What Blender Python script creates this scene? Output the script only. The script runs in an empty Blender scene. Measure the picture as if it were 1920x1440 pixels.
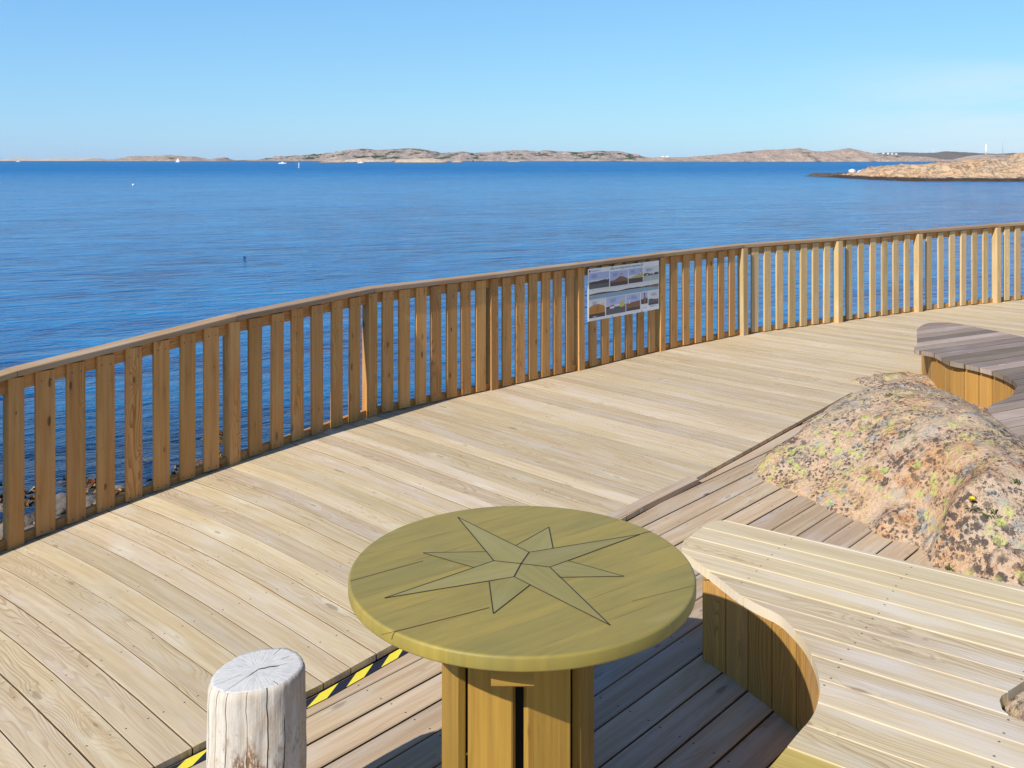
import bpy, bmesh, math, random
import numpy as np
from mathutils import Vector, noise as mnoise

random.seed(11)
sc = bpy.context.scene
COL = sc.collection
F, CX, HY, H = 1780.0, 960.0, 300.0, 2.2      # focal length / optical axis in 1920-wide pixels, eye height over the upper deck
NZ = -0.03                                     # level of the lower deck
SEA = -2.3                                     # level of the sea
rad = math.radians

# ------------------------------------------------------------------ helpers
def V2(a): return Vector((a[0], a[1]))

def at(x, y, z):
    """ground point on the level plane z seen along a photo direction"""
    h = H - z
    return Vector(((x - CX) * h / (y - HY), F * h / (y - HY), z))

def zdeck(X):
    return -0.047 * max(0.0, -1.0 - X) ** 2

def at_deck(x, y):
    z = 0.0
    for _ in range(30):
        p = at(x, y, z); z = 0.5 * z + 0.5 * zdeck(p.x)
    return Vector((p.x, p.y, zdeck(p.x)))

class MB:
    def __init__(s): s.v = []; s.f = []; s.uv = []; s.r = []; s.m = []; s.sm = []
    def face(s, pts, uvs=None, rnd=0.0, m=0, smooth=False):
        i = len(s.v); s.v += [tuple(p) for p in pts]
        s.f.append(list(range(i, i + len(pts))))
        s.uv.append(uvs or [(p[0], p[1]) for p in pts]); s.r.append(rnd); s.m.append(m); s.sm.append(smooth)
    def grid(s, rows, rnd=0.0, m=0, uvs=None, smooth=True, closed=False, skip=None):
        """rows of points -> shared-vertex quads"""
        n = len(rows); k = len(rows[0]); i0 = len(s.v)
        for r_ in rows: s.v += [tuple(p) for p in r_]
        for a in range(n - 1):
            for b in range(k if closed else k - 1):
                b2 = (b + 1) % k
                if skip and skip(a, b): continue
                s.f.append([i0 + a*k + b, i0 + a*k + b2, i0 + (a+1)*k + b2, i0 + (a+1)*k + b])
                if uvs:
                    e = 1 if (closed and b2 == 0) else 0
                    u0 = uvs[a][b]; u1 = uvs[a][b2] if not e else (uvs[a][b][0] + (uvs[a][1][0]-uvs[a][0][0]), uvs[a][b2][1])
                    w0 = uvs[a+1][b]; w1 = uvs[a+1][b2] if not e else (uvs[a+1][b][0] + (uvs[a][1][0]-uvs[a][0][0]), uvs[a+1][b2][1])
                    s.uv.append([u0, u1, w1, w0])
                else:
                    s.uv.append([(0, 0)] * 4)
                s.r.append(rnd); s.m.append(m); s.sm.append(smooth)
    def build(s, name, mats, parent=None, origin=None, recalc=False):
        me = bpy.data.meshes.new(name)
        o_ = Vector(origin) if origin is not None else Vector((0, 0, 0))
        me.from_pydata([tuple(Vector(p) - o_) for p in s.v], [], s.f)
        if not isinstance(mats, (list, tuple)): mats = [mats]
        for m in mats: me.materials.append(m)
        uvl = me.uv_layers.new(name='UVMap')
        flat = [c for f in s.uv for uv in f for c in uv]
        uvl.data.foreach_set('uv', flat)
        at_ = me.attributes.new('rnd', 'FLOAT', 'FACE'); at_.data.foreach_set('value', s.r)
        me.polygons.foreach_set('material_index', s.m)
        me.polygons.foreach_set('use_smooth', s.sm)
        if recalc:
            bm = bmesh.new(); bm.from_mesh(me)
            bmesh.ops.remove_doubles(bm, verts=bm.verts, dist=1e-5)
            bmesh.ops.recalc_face_normals(bm, faces=bm.faces)
            bm.to_mesh(me); bm.free()
        me.update()
        o = bpy.data.objects.new(name, me); COL.objects.link(o)
        if parent is not None:
            o.parent = parent
            if origin is None: o.matrix_parent_inverse.identity(); o.location = -parent.location
            else: o.location = o_ - parent.location
        elif origin is not None: o.location = o_
        return o

def tag(o, label=None, cat=None, group=None, kind=None):
    if label: o['label'] = label
    if cat: o['category'] = cat
    if group: o['group'] = group
    if kind: o['kind'] = kind
    return o

def thing(name, loc, label, cat, group=None):
    e = bpy.data.objects.new(name, None); COL.objects.link(e); e.location = loc
    e.empty_display_size = 0.2
    return tag(e, label, cat, group)

def plank(mb, o, U, V, W, L, w, t, ch=0.003, rnd=None, m=0, n=1, k0=0.0, k1=0.0, bend=None):
    """chamfered plank: length along U, width centred on V, thickness from 0 to t along W"""
    if rnd is None: rnd = random.random()
    o, U, V, W = Vector(o), Vector(U).normalized(), Vector(V).normalized(), Vector(W).normalized()
    a = w / 2
    cs = [(-a, ch), (-a, t - ch), (-a + ch, t), (a - ch, t), (a, t - ch), (a, ch), (a - ch, 0), (-a + ch, 0)]
    per = [0]
    for i in range(8):
        p, q = cs[i], cs[(i + 1) % 8]; per.append(per[-1] + math.hypot(q[0]-p[0], q[1]-p[1]))
    off = rnd * 7.3
    ring = []
    for j in range(n + 1):
        row = []
        for (v, z) in cs:
            u = (L + k1 * v) * j / n + (k0 * v) * (1 - j / n)
            p = o + U * u + V * v + W * z
            if bend: p = p + bend(j / n)
            row.append((p, u))
        ring.append(row)
    for j in range(n):
        for i in range(8):
            i2 = (i + 1) % 8
            p = [ring[j][i], ring[j][i2], ring[j+1][i2], ring[j+1][i]]
            vv = [per[i], per[i+1], per[i+1], per[i]]
            mb.face([q[0] for q in p][::-1], [(q[1] + off, x) for q, x in zip(p, vv)][::-1], rnd, m)
    mb.face([q[0] for q in ring[0]], [(off + z*3, v + off) for v, z in cs], rnd, m)
    mb.face([q[0] for q in ring[n]][::-1], [(off + 1 + z*3, v + off) for v, z in cs][::-1], rnd, m)

def clip(poly, axis, val, keep_less):
    out = []
    for i in range(len(poly)):
        p, q = poly[i], poly[(i + 1) % len(poly)]
        pi = (p[axis] <= val) if keep_less else (p[axis] >= val)
        qi = (q[axis] <= val) if keep_less else (q[axis] >= val)
        if pi: out.append(p)
        if pi != qi:
            t = (val - p[axis]) / (q[axis] - p[axis])
            r = [p[0] + (q[0]-p[0]) * t, p[1] + (q[1]-p[1]) * t]; r[axis] = val
            out.append(tuple(r))
    return out

def board_field(mb, outline, d, pitch, gap, thick, ztop, ch=0.004, m=0, v_off=0.0, cut=None, jitter=0.0, side_m=None, alt=None):
    """fill an outline with straight boards running along d; every board a solid with eased edges"""
    d = V2(d).normalized(); nrm = Vector((-d.y, d.x))
    uv = [(V2(p).dot(d), V2(p).dot(nrm)) for p in outline]
    area = sum(uv[i][0]*uv[(i+1) % len(uv)][1] - uv[(i+1) % len(uv)][0]*uv[i][1] for i in range(len(uv)))
    if area < 0: uv = uv[::-1]
    vmin, vmax = min(p[1] for p in uv), max(p[1] for p in uv)
    k = math.floor((vmin - v_off) / pitch); m0 = m
    def W(u, v, z): 
        q = d * u + nrm * v
        return Vector((q.x, q.y, ztop(q.x, q.y) + z))
    while v_off + k * pitch < vmax:
        a, b = v_off + k*pitch + gap*random.uniform(.25, .8), v_off + (k+1)*pitch - gap*random.uniform(.25, .8); k += 1
        piece = clip(clip(uv, 1, a, False), 1, b, True)
        if len(piece) < 3: continue
        rnd = random.random(); dz = random.uniform(-jitter, jitter)
        m = 1 if (alt is not None and a <= V2(alt).dot(nrm) <= b) else m0
        umin, umax = min(p[0] for p in piece), max(p[0] for p in piece)
        cuts = [umin - 1, umax + 1]
        if cut: cuts = [umin - 1] + [umin + cut * i for i in range(1, int((umax-umin)/cut) + 1)] + [umax + 1]
        for c0, c1 in zip(cuts[:-1], cuts[1:]):
            pc = clip(clip(piece, 0, c0, False), 0, c1, True)
            q = []
            for p in pc:
                if not q or (abs(p[0]-q[-1][0]) + abs(p[1]-q[-1][1])) > 1e-4: q.append(p)
            if len(q) > 2 and (abs(q[0][0]-q[-1][0]) + abs(q[0][1]-q[-1][1])) < 1e-4: q.pop()
            if len(q) < 3: continue
            top = [(u, min(max(v, a + ch), b - ch)) for u, v in q]
            T = lambda u, v: (u + rnd * 0.0, v - a)
            mb.face([W(u, v, dz) for u, v in top], [T(u, v) for u, v in top], rnd, m)
            for i in range(len(q)):
                j = (i + 1) % len(q)
                if (abs(q[i][0]-c0) < 1e-5 and abs(q[j][0]-c0) < 1e-5) or (abs(q[i][0]-c1) < 1e-5 and abs(q[j][0]-c1) < 1e-5): continue
                e = math.hypot(q[i][0]-q[j][0], q[i][1]-q[j][1])
                p0, p1 = q[i], q[j]
                if abs(top[i][1]-p0[1]) + abs(top[j][1]-p1[1]) > 1e-6:
                    mb.face([W(*p0, dz-ch), W(*p1, dz-ch), W(*top[j], dz), W(*top[i], dz)], [T(*p0), T(*p1), T(*top[j]), T(*top[i])], rnd, m)
                    zt = dz - ch
                else: zt = dz - (0 if abs(top[i][1]-p0[1]) < 1e-6 else ch)
                onside = abs(p0[1]-p1[1]) < 1e-5
                uvq = [(p0[0], p0[1]-a-thick), (p1[0], p1[1]-a-thick), (p1[0], p1[1]-a), (p0[0], p0[1]-a)] if onside else \
                      [(rnd*9, 0), (rnd*9, e), (rnd*9 + thick, e), (rnd*9 + thick, 0)]
                za = dz - ch if abs(top[i][1]-p0[1]) > 1e-6 else dz
                zb = dz - ch if abs(top[j][1]-p1[1]) > 1e-6 else dz
                mb.face([W(*p0, -thick), W(*p1, -thick), W(*p1, zb), W(*p0, za)], uvq, rnd, side_m if (onside and side_m is not None) else m)
            mb.face([W(u, v, -thick) for u, v in q][::-1], None, rnd, m)

def smooth_path(pts, n=8, closed=False):
    """Catmull-Rom through 2-D points"""
    P = [Vector(p) for p in pts]; out = []
    N = len(P)
    for i in range(N if closed else N - 1):
        p0 = P[i-1] if (i > 0 or closed) else P[0]
        p1 = P[i]; p2 = P[(i+1) % N]; p3 = P[(i+2) % N] if (closed or i + 2 < N) else P[-1]
        for j in range(n):
            t = j / n
            out.append(0.5*((2*p1) + (p2-p0)*t + (2*p0-5*p1+4*p2-p3)*t*t + (3*p1-p0-3*p2+p3)*t**3))
    if not closed: out.append(P[-1])
    return out

def fbm(p, o=4):
    return mnoise.fractal(Vector(p), 1.0, 2.0, o)      # about -1..1

# ------------------------------------------------------------------ node helpers
class NT:
    def __init__(s, name):
        s.mat = bpy.data.materials.new(name); s.mat.use_nodes = True
        s.t = s.mat.node_tree; s.n = s.t.nodes; s.n.clear()
        s.out = s.n.new('ShaderNodeOutputMaterial'); s.b = s.n.new('ShaderNodeBsdfPrincipled')
        s.l(s.b.outputs[0], s.out.inputs[0])
    def l(s, a, b): s.t.links.new(a, b)
    def put(s, sock, v):
        if hasattr(v, 'is_output'): s.l(v, sock)
        elif isinstance(v, (tuple, list)) and len(v) == 3 and sock.type == 'RGBA': sock.default_value = (*v, 1)
        else: sock.default_value = v
    def math(s, op, a, b=0.0, c=None, clamp=False):
        n = s.n.new('ShaderNodeMath'); n.operation = op; n.use_clamp = clamp
        s.put(n.inputs[0], a); s.put(n.inputs[1], b)
        if c is not None: s.put(n.inputs[2], c)
        return n.outputs[0]
    def comb(s, x, y, z=0.0):
        n = s.n.new('ShaderNodeCombineXYZ')
        for i, q in enumerate((x, y, z)): s.put(n.inputs[i], q)
        return n.outputs[0]
    def sep(s, v):
        n = s.n.new('ShaderNodeSeparateXYZ'); s.l(v, n.inputs[0]); return n.outputs
    def noise(s, vec, scale=1.0, detail=2.0, rough=0.5, dist=0.0, out='Fac', lac=2.0):
        n = s.n.new('ShaderNodeTexNoise'); s.l(vec, n.inputs['Vector'])
        n.inputs['Scale'].default_value = scale; n.inputs['Detail'].default_value = detail
        n.inputs['Roughness'].default_value = rough; n.inputs['Distortion'].default_value = dist
        n.inputs['Lacunarity'].default_value = lac
        return n.outputs[out]
    def voro(s, vec, scale=1.0, feature='F1', rnd=1.0, out='Distance', dim='3D'):
        n = s.n.new('ShaderNodeTexVoronoi'); n.feature = feature; n.voronoi_dimensions = dim; s.l(vec, n.inputs['Vector'])
        n.inputs['Scale'].default_value = scale; n.inputs['Randomness'].default_value = rnd
        return n.outputs[out]
    def ramp(s, fac, stops, interp='LINEAR'):
        n = s.n.new('ShaderNodeValToRGB'); cr = n.color_ramp; cr.interpolation = interp
        while len(cr.elements) < len(stops): cr.elements.new(0.5)
        for e, (p, c) in zip(cr.elements, stops):
            e.position = p; e.color = (*c, 1) if isinstance(c, (tuple, list)) else (c, c, c, 1)
        s.put(n.inputs[0], fac); return n.outputs[0]
    def mapr(s, v, a, b, c=0.0, d=1.0, smooth=True):
        n = s.n.new('ShaderNodeMapRange'); n.clamp = True
        if smooth: n.interpolation_type = 'SMOOTHSTEP'
        s.put(n.inputs['Value'], v)
        for k, x in zip(('From Min', 'From Max', 'To Min', 'To Max'), (a, b, c, d)): s.put(n.inputs[k], x)
        return n.outputs['Result']
    def mix(s, f, a, b, mode='MIX'):
        n = s.n.new('ShaderNodeMix'); n.data_type = 'RGBA'; n.blend_type = mode
        s.put(n.inputs[0], f); s.put(n.inputs[6], a); s.put(n.inputs[7], b)
        return n.outputs[2]
    def vadd(s, a, b):
        n = s.n.new('ShaderNodeVectorMath'); n.operation = 'ADD'; s.put(n.inputs[0], a); s.put(n.inputs[1], b); return n.outputs[0]
    def vmul(s, a, b):
        n = s.n.new('ShaderNodeVectorMath'); n.operation = 'MULTIPLY'; s.put(n.inputs[0], a); s.put(n.inputs[1], b); return n.outputs[0]
    def attr(s, name, out='Fac'):
        n = s.n.new('ShaderNodeAttribute'); n.attribute_name = name; return n.outputs[out]
    def obj(s): return s.n.new('ShaderNodeTexCoord').outputs['Object']
    def geo(s, o='Position'): return s.n.new('ShaderNodeNewGeometry').outputs[o]
    def bump(s, h, strength=0.3, dist=0.01):
        n = s.n.new('ShaderNodeBump'); n.inputs['Strength'].default_value = strength; n.inputs['Distance'].default_value = dist
        s.l(h, n.inputs['Height']); s.l(n.outputs[0], s.b.inputs['Normal']); return n.outputs[0]
    def set(s, **kw):
        names = {'color': 'Base Color', 'rough': 'Roughness', 'spec': 'Specular IOR Level', 'metal': 'Metallic', 'ior': 'IOR'}
        for k, v in kw.items(): s.put(s.b.inputs[names[k]], v)
        return s

def wood(name, light, dark, grey=(0.4, 0.38, 0.34), grey_amt=0.35, fig=0.6, knots=0.5, knot_col=(0.12, 0.06, 0.03), halo=None,
         var=0.25, rough=0.7, nails=0.0, bump=0.35, ks=(2.1, 7.0), screws=(), tint=None, tint_amt=0.0):
    s = NT(name)
    uvw = s.sep(s.attr('UVMap', 'Vector')); u, v = uvw[0], uvw[1]
    r = s.attr('rnd')
    ro = s.math('MULTIPLY', r, 57.0)
    us = s.math('ADD', u, ro)
    # knots: a sparse cell pattern stretched along the grain
    kv = s.comb(s.math('MULTIPLY', us, ks[0]), s.math('MULTIPLY_ADD', v, ks[1], s.math('MULTIPLY', r, 311.0)), 0.0)
    kd = s.voro(kv, 1.0, dim='2D'); kcol = s.sep(s.voro(kv, 1.0, out='Color', dim='2D')); kc = kcol[0]
    ksz = s.math('MULTIPLY_ADD', s.math('POWER', kcol[1], 2.0), 0.075, 0.030)
    kst = s.math('MULTIPLY_ADD', kcol[2], 0.8, 0.2)
    kon = s.math('GREATER_THAN', kc, 1.0 - knots)
    kwob = s.math('MULTIPLY_ADD', s.noise(s.comb(s.math('MULTIPLY', us, 30), s.math('MULTIPLY', v, 70), ro), 1, 2), 0.10, -0.05)
    kd2 = s.math('ADD', kd, kwob)
    knot = s.math('MULTIPLY', s.math('MULTIPLY', s.mapr(s.math('SUBTRACT', kd2, ksz), -0.03, 0.02, 1, 0), kon), kst)
    kh = s.math('MULTIPLY', s.mapr(kd2, 0.08, 0.36, 1, 0), kon)
    # flat-sawn figure
    n1 = s.noise(s.comb(s.math('MULTIPLY', us, 1.1), s.math('MULTIPLY', v, 6.0), ro), 1.0, 2, 0.55)
    ph = s.math('ADD', s.math('MULTIPLY', v, 55.0), s.math('ADD', s.math('MULTIPLY', n1, 15.0), s.math('MULTIPLY', kh, 2.2)))
    fr = s.math('FRACT', ph)
    late = s.mapr(fr, 0.45, 0.95)
    late = s.math('MULTIPLY', late, s.mapr(fr, 1.0, 0.95, 0, 1))
    figm = s.mapr(s.noise(s.comb(s.math('MULTIPLY', us, 0.5), s.math('MULTIPLY', v, 3.0), ro), 1, 1), 0.42, 0.68)
    late = s.math('MULTIPLY', late, figm)
    streak = s.noise(s.comb(s.math('MULTIPLY', us, 1.3), s.math('MULTIPLY', v, 42.0), ro), 1, 4, 0.65)
    fine = s.noise(s.comb(s.math('MULTIPLY', us, 7.0), s.math('MULTIPLY', v, 330.0), ro), 1, 2, 0.6)
    blot = s.noise(s.comb(s.math('MULTIPLY', us, 1.6), s.math('MULTIPLY', v, 7.0), ro), 1, 3, 0.6)
    c = s.mix(s.mapr(streak, 0.3, 0.72), light, tuple(0.55*a + 0.45*b for a, b in zip(light, dark)))
    c = s.mix(s.math('MULTIPLY', late, fig), c, dark)
    c = s.mix(s.math('MULTIPLY', s.mapr(blot, 0.45, 0.72), grey_amt), c, grey)
    if tint: c = s.mix(s.math('MULTIPLY', s.mapr(s.noise(s.comb(s.math('MULTIPLY', us, 0.7), s.math('MULTIPLY', v, 14.0), s.math('ADD', ro, 9.0)), 1, 3, 0.6), 0.5, 0.7), tint_amt), c, tint)
    c = s.mix(s.mapr(fine, 0.55, 0.85, 0, 0.3), c, dark)
    if halo: c = s.mix(s.math('MULTIPLY', s.math('MULTIPLY', kh, s.mapr(blot, 0.35, 0.6)), 0.45), c, halo)
    c = s.mix(s.math('MULTIPLY', s.math('MULTIPLY', kh, 0.25), s.mapr(streak, 0.4, 0.6)), c, dark)
    c = s.mix(s.math('MULTIPLY', knot, 0.8), c, knot_col)
    rr = s.math('FRACT', s.math('MULTIPLY', r, 17.31))
    bri = s.math('MULTIPLY_ADD', rr, var, 1.0 - var * 0.55)
    c = s.mix(1.0, c, s.comb(bri, bri, s.math('MULTIPLY_ADD', s.math('FRACT', s.math('MULTIPLY', r, 7.77)), 0.10, s.math('SUBTRACT', bri, 0.08))), 'MULTIPLY')
    hgt = s.math('ADD', s.math('MULTIPLY', fine, 0.5), s.math('SUBTRACT', s.math('MULTIPLY', streak, 0.8), s.math('MULTIPLY', late, 0.5)))
    if nails:
        fu = s.math('SUBTRACT', s.math('MULTIPLY', s.math('FRACT', s.math('DIVIDE', s.math('ADD', u, s.math('MULTIPLY', r, 0.018)), nails)), nails), 0.05)
        d1 = s.math('POWER', s.math('ADD', s.math('POWER', fu, 2.0), s.math('POWER', s.math('SUBTRACT', v, 0.028), 2.0)), 0.5)
        d2 = s.math('POWER', s.math('ADD', s.math('POWER', fu, 2.0), s.math('POWER', s.math('SUBTRACT', v, 0.117), 2.0)), 0.5)
        nd = s.mapr(s.math('MINIMUM', d1, d2), 0.003, 0.0055, 1, 0)
        c = s.mix(s.math('MULTIPLY', nd, 0.85), c, (0.05, 0.04, 0.035))
        hgt = s.math('SUBTRACT', hgt, nd)
    for su, sv in screws:
        du = s.math('SUBTRACT', s.math('SUBTRACT', u, s.math('MULTIPLY', r, 7.3)), su); dv = s.math('SUBTRACT', v, sv)
        sd_ = s.math('POWER', s.math('ADD', s.math('POWER', du, 2.0), s.math('POWER', dv, 2.0)), 0.5)
        c = s.mix(s.mapr(sd_, 0.0035, 0.006, 0.85, 0), c, (0.045, 0.04, 0.04))
    s.set(color=c, rough=rough, spec=0.25)
    s.bump(hgt, bump, 0.0025)
    return s.mat

sc.cycles.use_denoising = True
def plain(name, col, rough=0.6, spec=0.3, nscale=8.0, amt=0.12, metal=0.0):
    s = NT(name)
    n = s.noise(s.obj(), nscale, 4, 0.6)
    c = s.mix(n, tuple(max(0, x*(1-amt)) for x in col), tuple(min(1, x*(1+amt)) for x in col))
    s.set(color=c, rough=rough, spec=spec, metal=metal)
    return s.mat

# ------------------------------------------------------------------ materials
M = {}
M['deck'] = wood('deck_wood', (0.59, 0.48, 0.325), (0.30, 0.19, 0.10), grey=(0.57, 0.49, 0.40), grey_amt=0.75, fig=0.6, knots=0.30, ks=(1.7, 6.3),
                 knot_col=(0.24, 0.16, 0.10), halo=(0.70, 0.63, 0.50), var=0.25, nails=0.62, tint=(0.51, 0.385, 0.22), tint_amt=0.5)
M['lower'] = wood('weathered_deck_wood', (0.53, 0.40, 0.27), (0.24, 0.15, 0.09), grey=(0.50, 0.435, 0.37), grey_amt=0.7, fig=0.45, knots=0.3,
                  knot_col=(0.16, 0.11, 0.08), halo=(0.56, 0.5, 0.43), var=0.34, nails=0.62, tint=(0.40, 0.27, 0.16), tint_amt=0.55)
M['seat'] = wood('pale_seat_wood', (0.61, 0.505, 0.34), (0.33, 0.215, 0.12), grey=(0.60, 0.53, 0.45), grey_amt=0.8, fig=0.6, knots=0.5,
                 knot_col=(0.25, 0.16, 0.12), var=0.16, nails=0.55, tint=(0.55, 0.45, 0.24), tint_amt=0.45)
M['greyseat'] = wood('grey_seat_wood', (0.33, 0.25, 0.20), (0.13, 0.085, 0.065), grey=(0.36, 0.305, 0.28), grey_amt=0.7, fig=0.4, knots=0.35,
                     knot_col=(0.42, 0.36, 0.30), var=0.95, tint=(0.22, 0.17, 0.15), tint_amt=0.5)
M['clad'] = wood('golden_cladding_wood', (0.46, 0.255, 0.068), (0.23, 0.105, 0.028), grey=(0.34, 0.205, 0.095), grey_amt=0.6, fig=0.75, knots=0.45,
                 knot_col=(0.12, 0.055, 0.025), var=0.4)
SCR = [(0.022, 0.19), (0.022, 0.251), (0.975, 0.192), (0.975, 0.25)]
M['fence'] = wood('railing_wood', (0.56, 0.285, 0.095), (0.27, 0.105, 0.028), grey=(0.54, 0.33, 0.14), grey_amt=0.45, fig=0.85, knots=0.8, ks=(3.0, 8.5),
                  knot_col=(0.05, 0.022, 0.01), var=0.34, bump=0.3, screws=SCR)
M['fence2'] = wood('pale_railing_wood', (0.54, 0.38, 0.19), (0.34, 0.20, 0.08), grey=(0.56, 0.43, 0.26), grey_amt=0.6, fig=0.5, knots=0.5, ks=(3.0, 8.5),
                   knot_col=(0.30, 0.17, 0.08), halo=(0.66, 0.52, 0.34), var=0.3, screws=SCR)
M['rail'] = wood('rail_wood', (0.40, 0.265, 0.155), (0.22, 0.125, 0.065), grey=(0.41, 0.33, 0.26), grey_amt=0.6, fig=0.5, knots=0.3,
                 knot_col=(0.12, 0.07, 0.04), var=0.2)
M['edge'] = plain('gap_shade_edge', (0.19, 0.13, 0.075), 0.9, 0.1, 12.0, 0.4)  # dark side walls: shade of the board gaps put into the colour
M['fresh'] = wood('fresh_seat_board', (0.50, 0.385, 0.12), (0.27, 0.18, 0.04), grey=(0.46, 0.36, 0.13), grey_amt=0.5, fig=0.9, knots=0.4, knot_col=(0.2, 0.12, 0.05), var=0.1)
M['under'] = plain('dark_shade_backing', (0.05, 0.04, 0.03), 0.9)  # near-black backing that stands in for shade behind gaps

def mat_table_top():
    s = NT('olive_stained_tabletop')
    o = s.sep(s.obj()); x, y = o[0], o[1]
    # boards run along a direction in the table's own space
    ca, sa = math.cos(rad(36)), math.sin(rad(36))
    a = s.math('ADD', s.math('MULTIPLY', x, ca), s.math('MULTIPLY', y, sa))
    b = s.math('SUBTRACT', s.math('MULTIPLY', y, ca), s.math('MULTIPLY', x, sa))
    bi = s.math('FLOOR', s.math('DIVIDE', s.math('ADD', b, 10.03), 0.145))
    n = s.noise(s.comb(s.math('MULTIPLY', a, 3.0), s.math('MULTIPLY', b, 26.0), bi), 1, 5, 0.65)
    n2 = s.noise(s.comb(s.math('MULTIPLY', a, 2.0), s.math('MULTIPLY', b, 6.0), bi), 1, 3, 0.6)
    fine = s.noise(s.comb(s.math('MULTIPLY', a, 8.0), s.math('MULTIPLY', b, 260.0), bi), 1, 2, 0.6)
    c = s.ramp(n, [(0.25, (0.215, 0.165, 0.040)), (0.5, (0.28, 0.215, 0.048)), (0.8, (0.34, 0.25, 0.056))])
    c = s.mix(s.mapr(n2, 0.4, 0.7, 0, 0.6), c, (0.235, 0.195, 0.055))
    c = s.mix(s.mapr(s.noise(s.comb(s.math('MULTIPLY', a, 4), s.math('MULTIPLY', b, 18), 3.0), 1, 3), 0.6, 0.75, 0, 0.4), c, (0.36, 0.26, 0.08))
    br = s.math('FRACT', s.math('MULTIPLY', s.math('SINE', s.math('MULTIPLY', bi, 12.98)), 437.5))
    c = s.mix(1.0, c, s.comb(s.math('MULTIPLY_ADD', br, 0.14, 0.93), s.math('MULTIPLY_ADD', br, 0.1, 0.95), 1.0), 'MULTIPLY')
    # pale scuffs
    sp = s.voro(s.obj(), 7.0)
    spn = s.noise(s.obj(), 60, 3)
    c = s.mix(s.math('MULTIPLY', s.mapr(sp, 0.03, 0.16, 1, 0), s.mapr(spn, 0.5, 0.68, 0, 0.45)), c, (0.42, 0.38, 0.22))
    fb = s.math('MULTIPLY', s.math('FRACT', s.math('DIVIDE', s.math('ADD', b, 10.03), 0.145)), 0.145)
    edge = s.math('MINIMUM', fb, s.math('SUBTRACT', 0.145, fb))
    seam = s.math('MULTIPLY', s.mapr(edge, 0.0006, 0.0018, 1, 0), s.mapr(s.noise(s.comb(s.math('MULTIPLY', a, 3.5), bi, 0.0), 1, 1), 0.46, 0.6))
    c = s.mix(s.math('MULTIPLY', seam, 0.75), c, (0.09, 0.045, 0.015))
    s.set(color=c, rough=0.5, spec=0.3)
    s.bump(s.math('SUBTRACT', s.math('ADD', s.math('MULTIPLY', n, 0.8), s.math('MULTIPLY', fine, 0.5)), seam), 0.25, 0.002)
    return s.mat
M['table'] = mat_table_top()
M['star'] = wood('olive_star_wood', (0.265, 0.228, 0.085), (0.185, 0.15, 0.05), grey=(0.28, 0.25, 0.12), grey_amt=0.6, fig=0.25, knots=0.0, var=0.15)
M['groove'] = plain('dark_groove', (0.035, 0.03, 0.03), 0.8)
M['leg'] = wood('ochre_pedestal_wood', (0.36, 0.215, 0.042), (0.18, 0.085, 0.02), grey=(0.27, 0.185, 0.045), grey_amt=0.6, fig=0.65, knots=0.45,
                knot_col=(0.17, 0.08, 0.02), var=0.5, rough=0.5)
M['yellow'] = plain('yellow_tape', (0.78, 0.66, 0.06), 0.45)
M['black'] = plain('black_tape', (0.02, 0.022, 0.035), 0.45)
M['white'] = plain('white_paint', (0.8, 0.8, 0.78), 0.5)
M['darkmetal'] = plain('dark_metal', (0.08, 0.08, 0.09), 0.4, metal=0.6)

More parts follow.
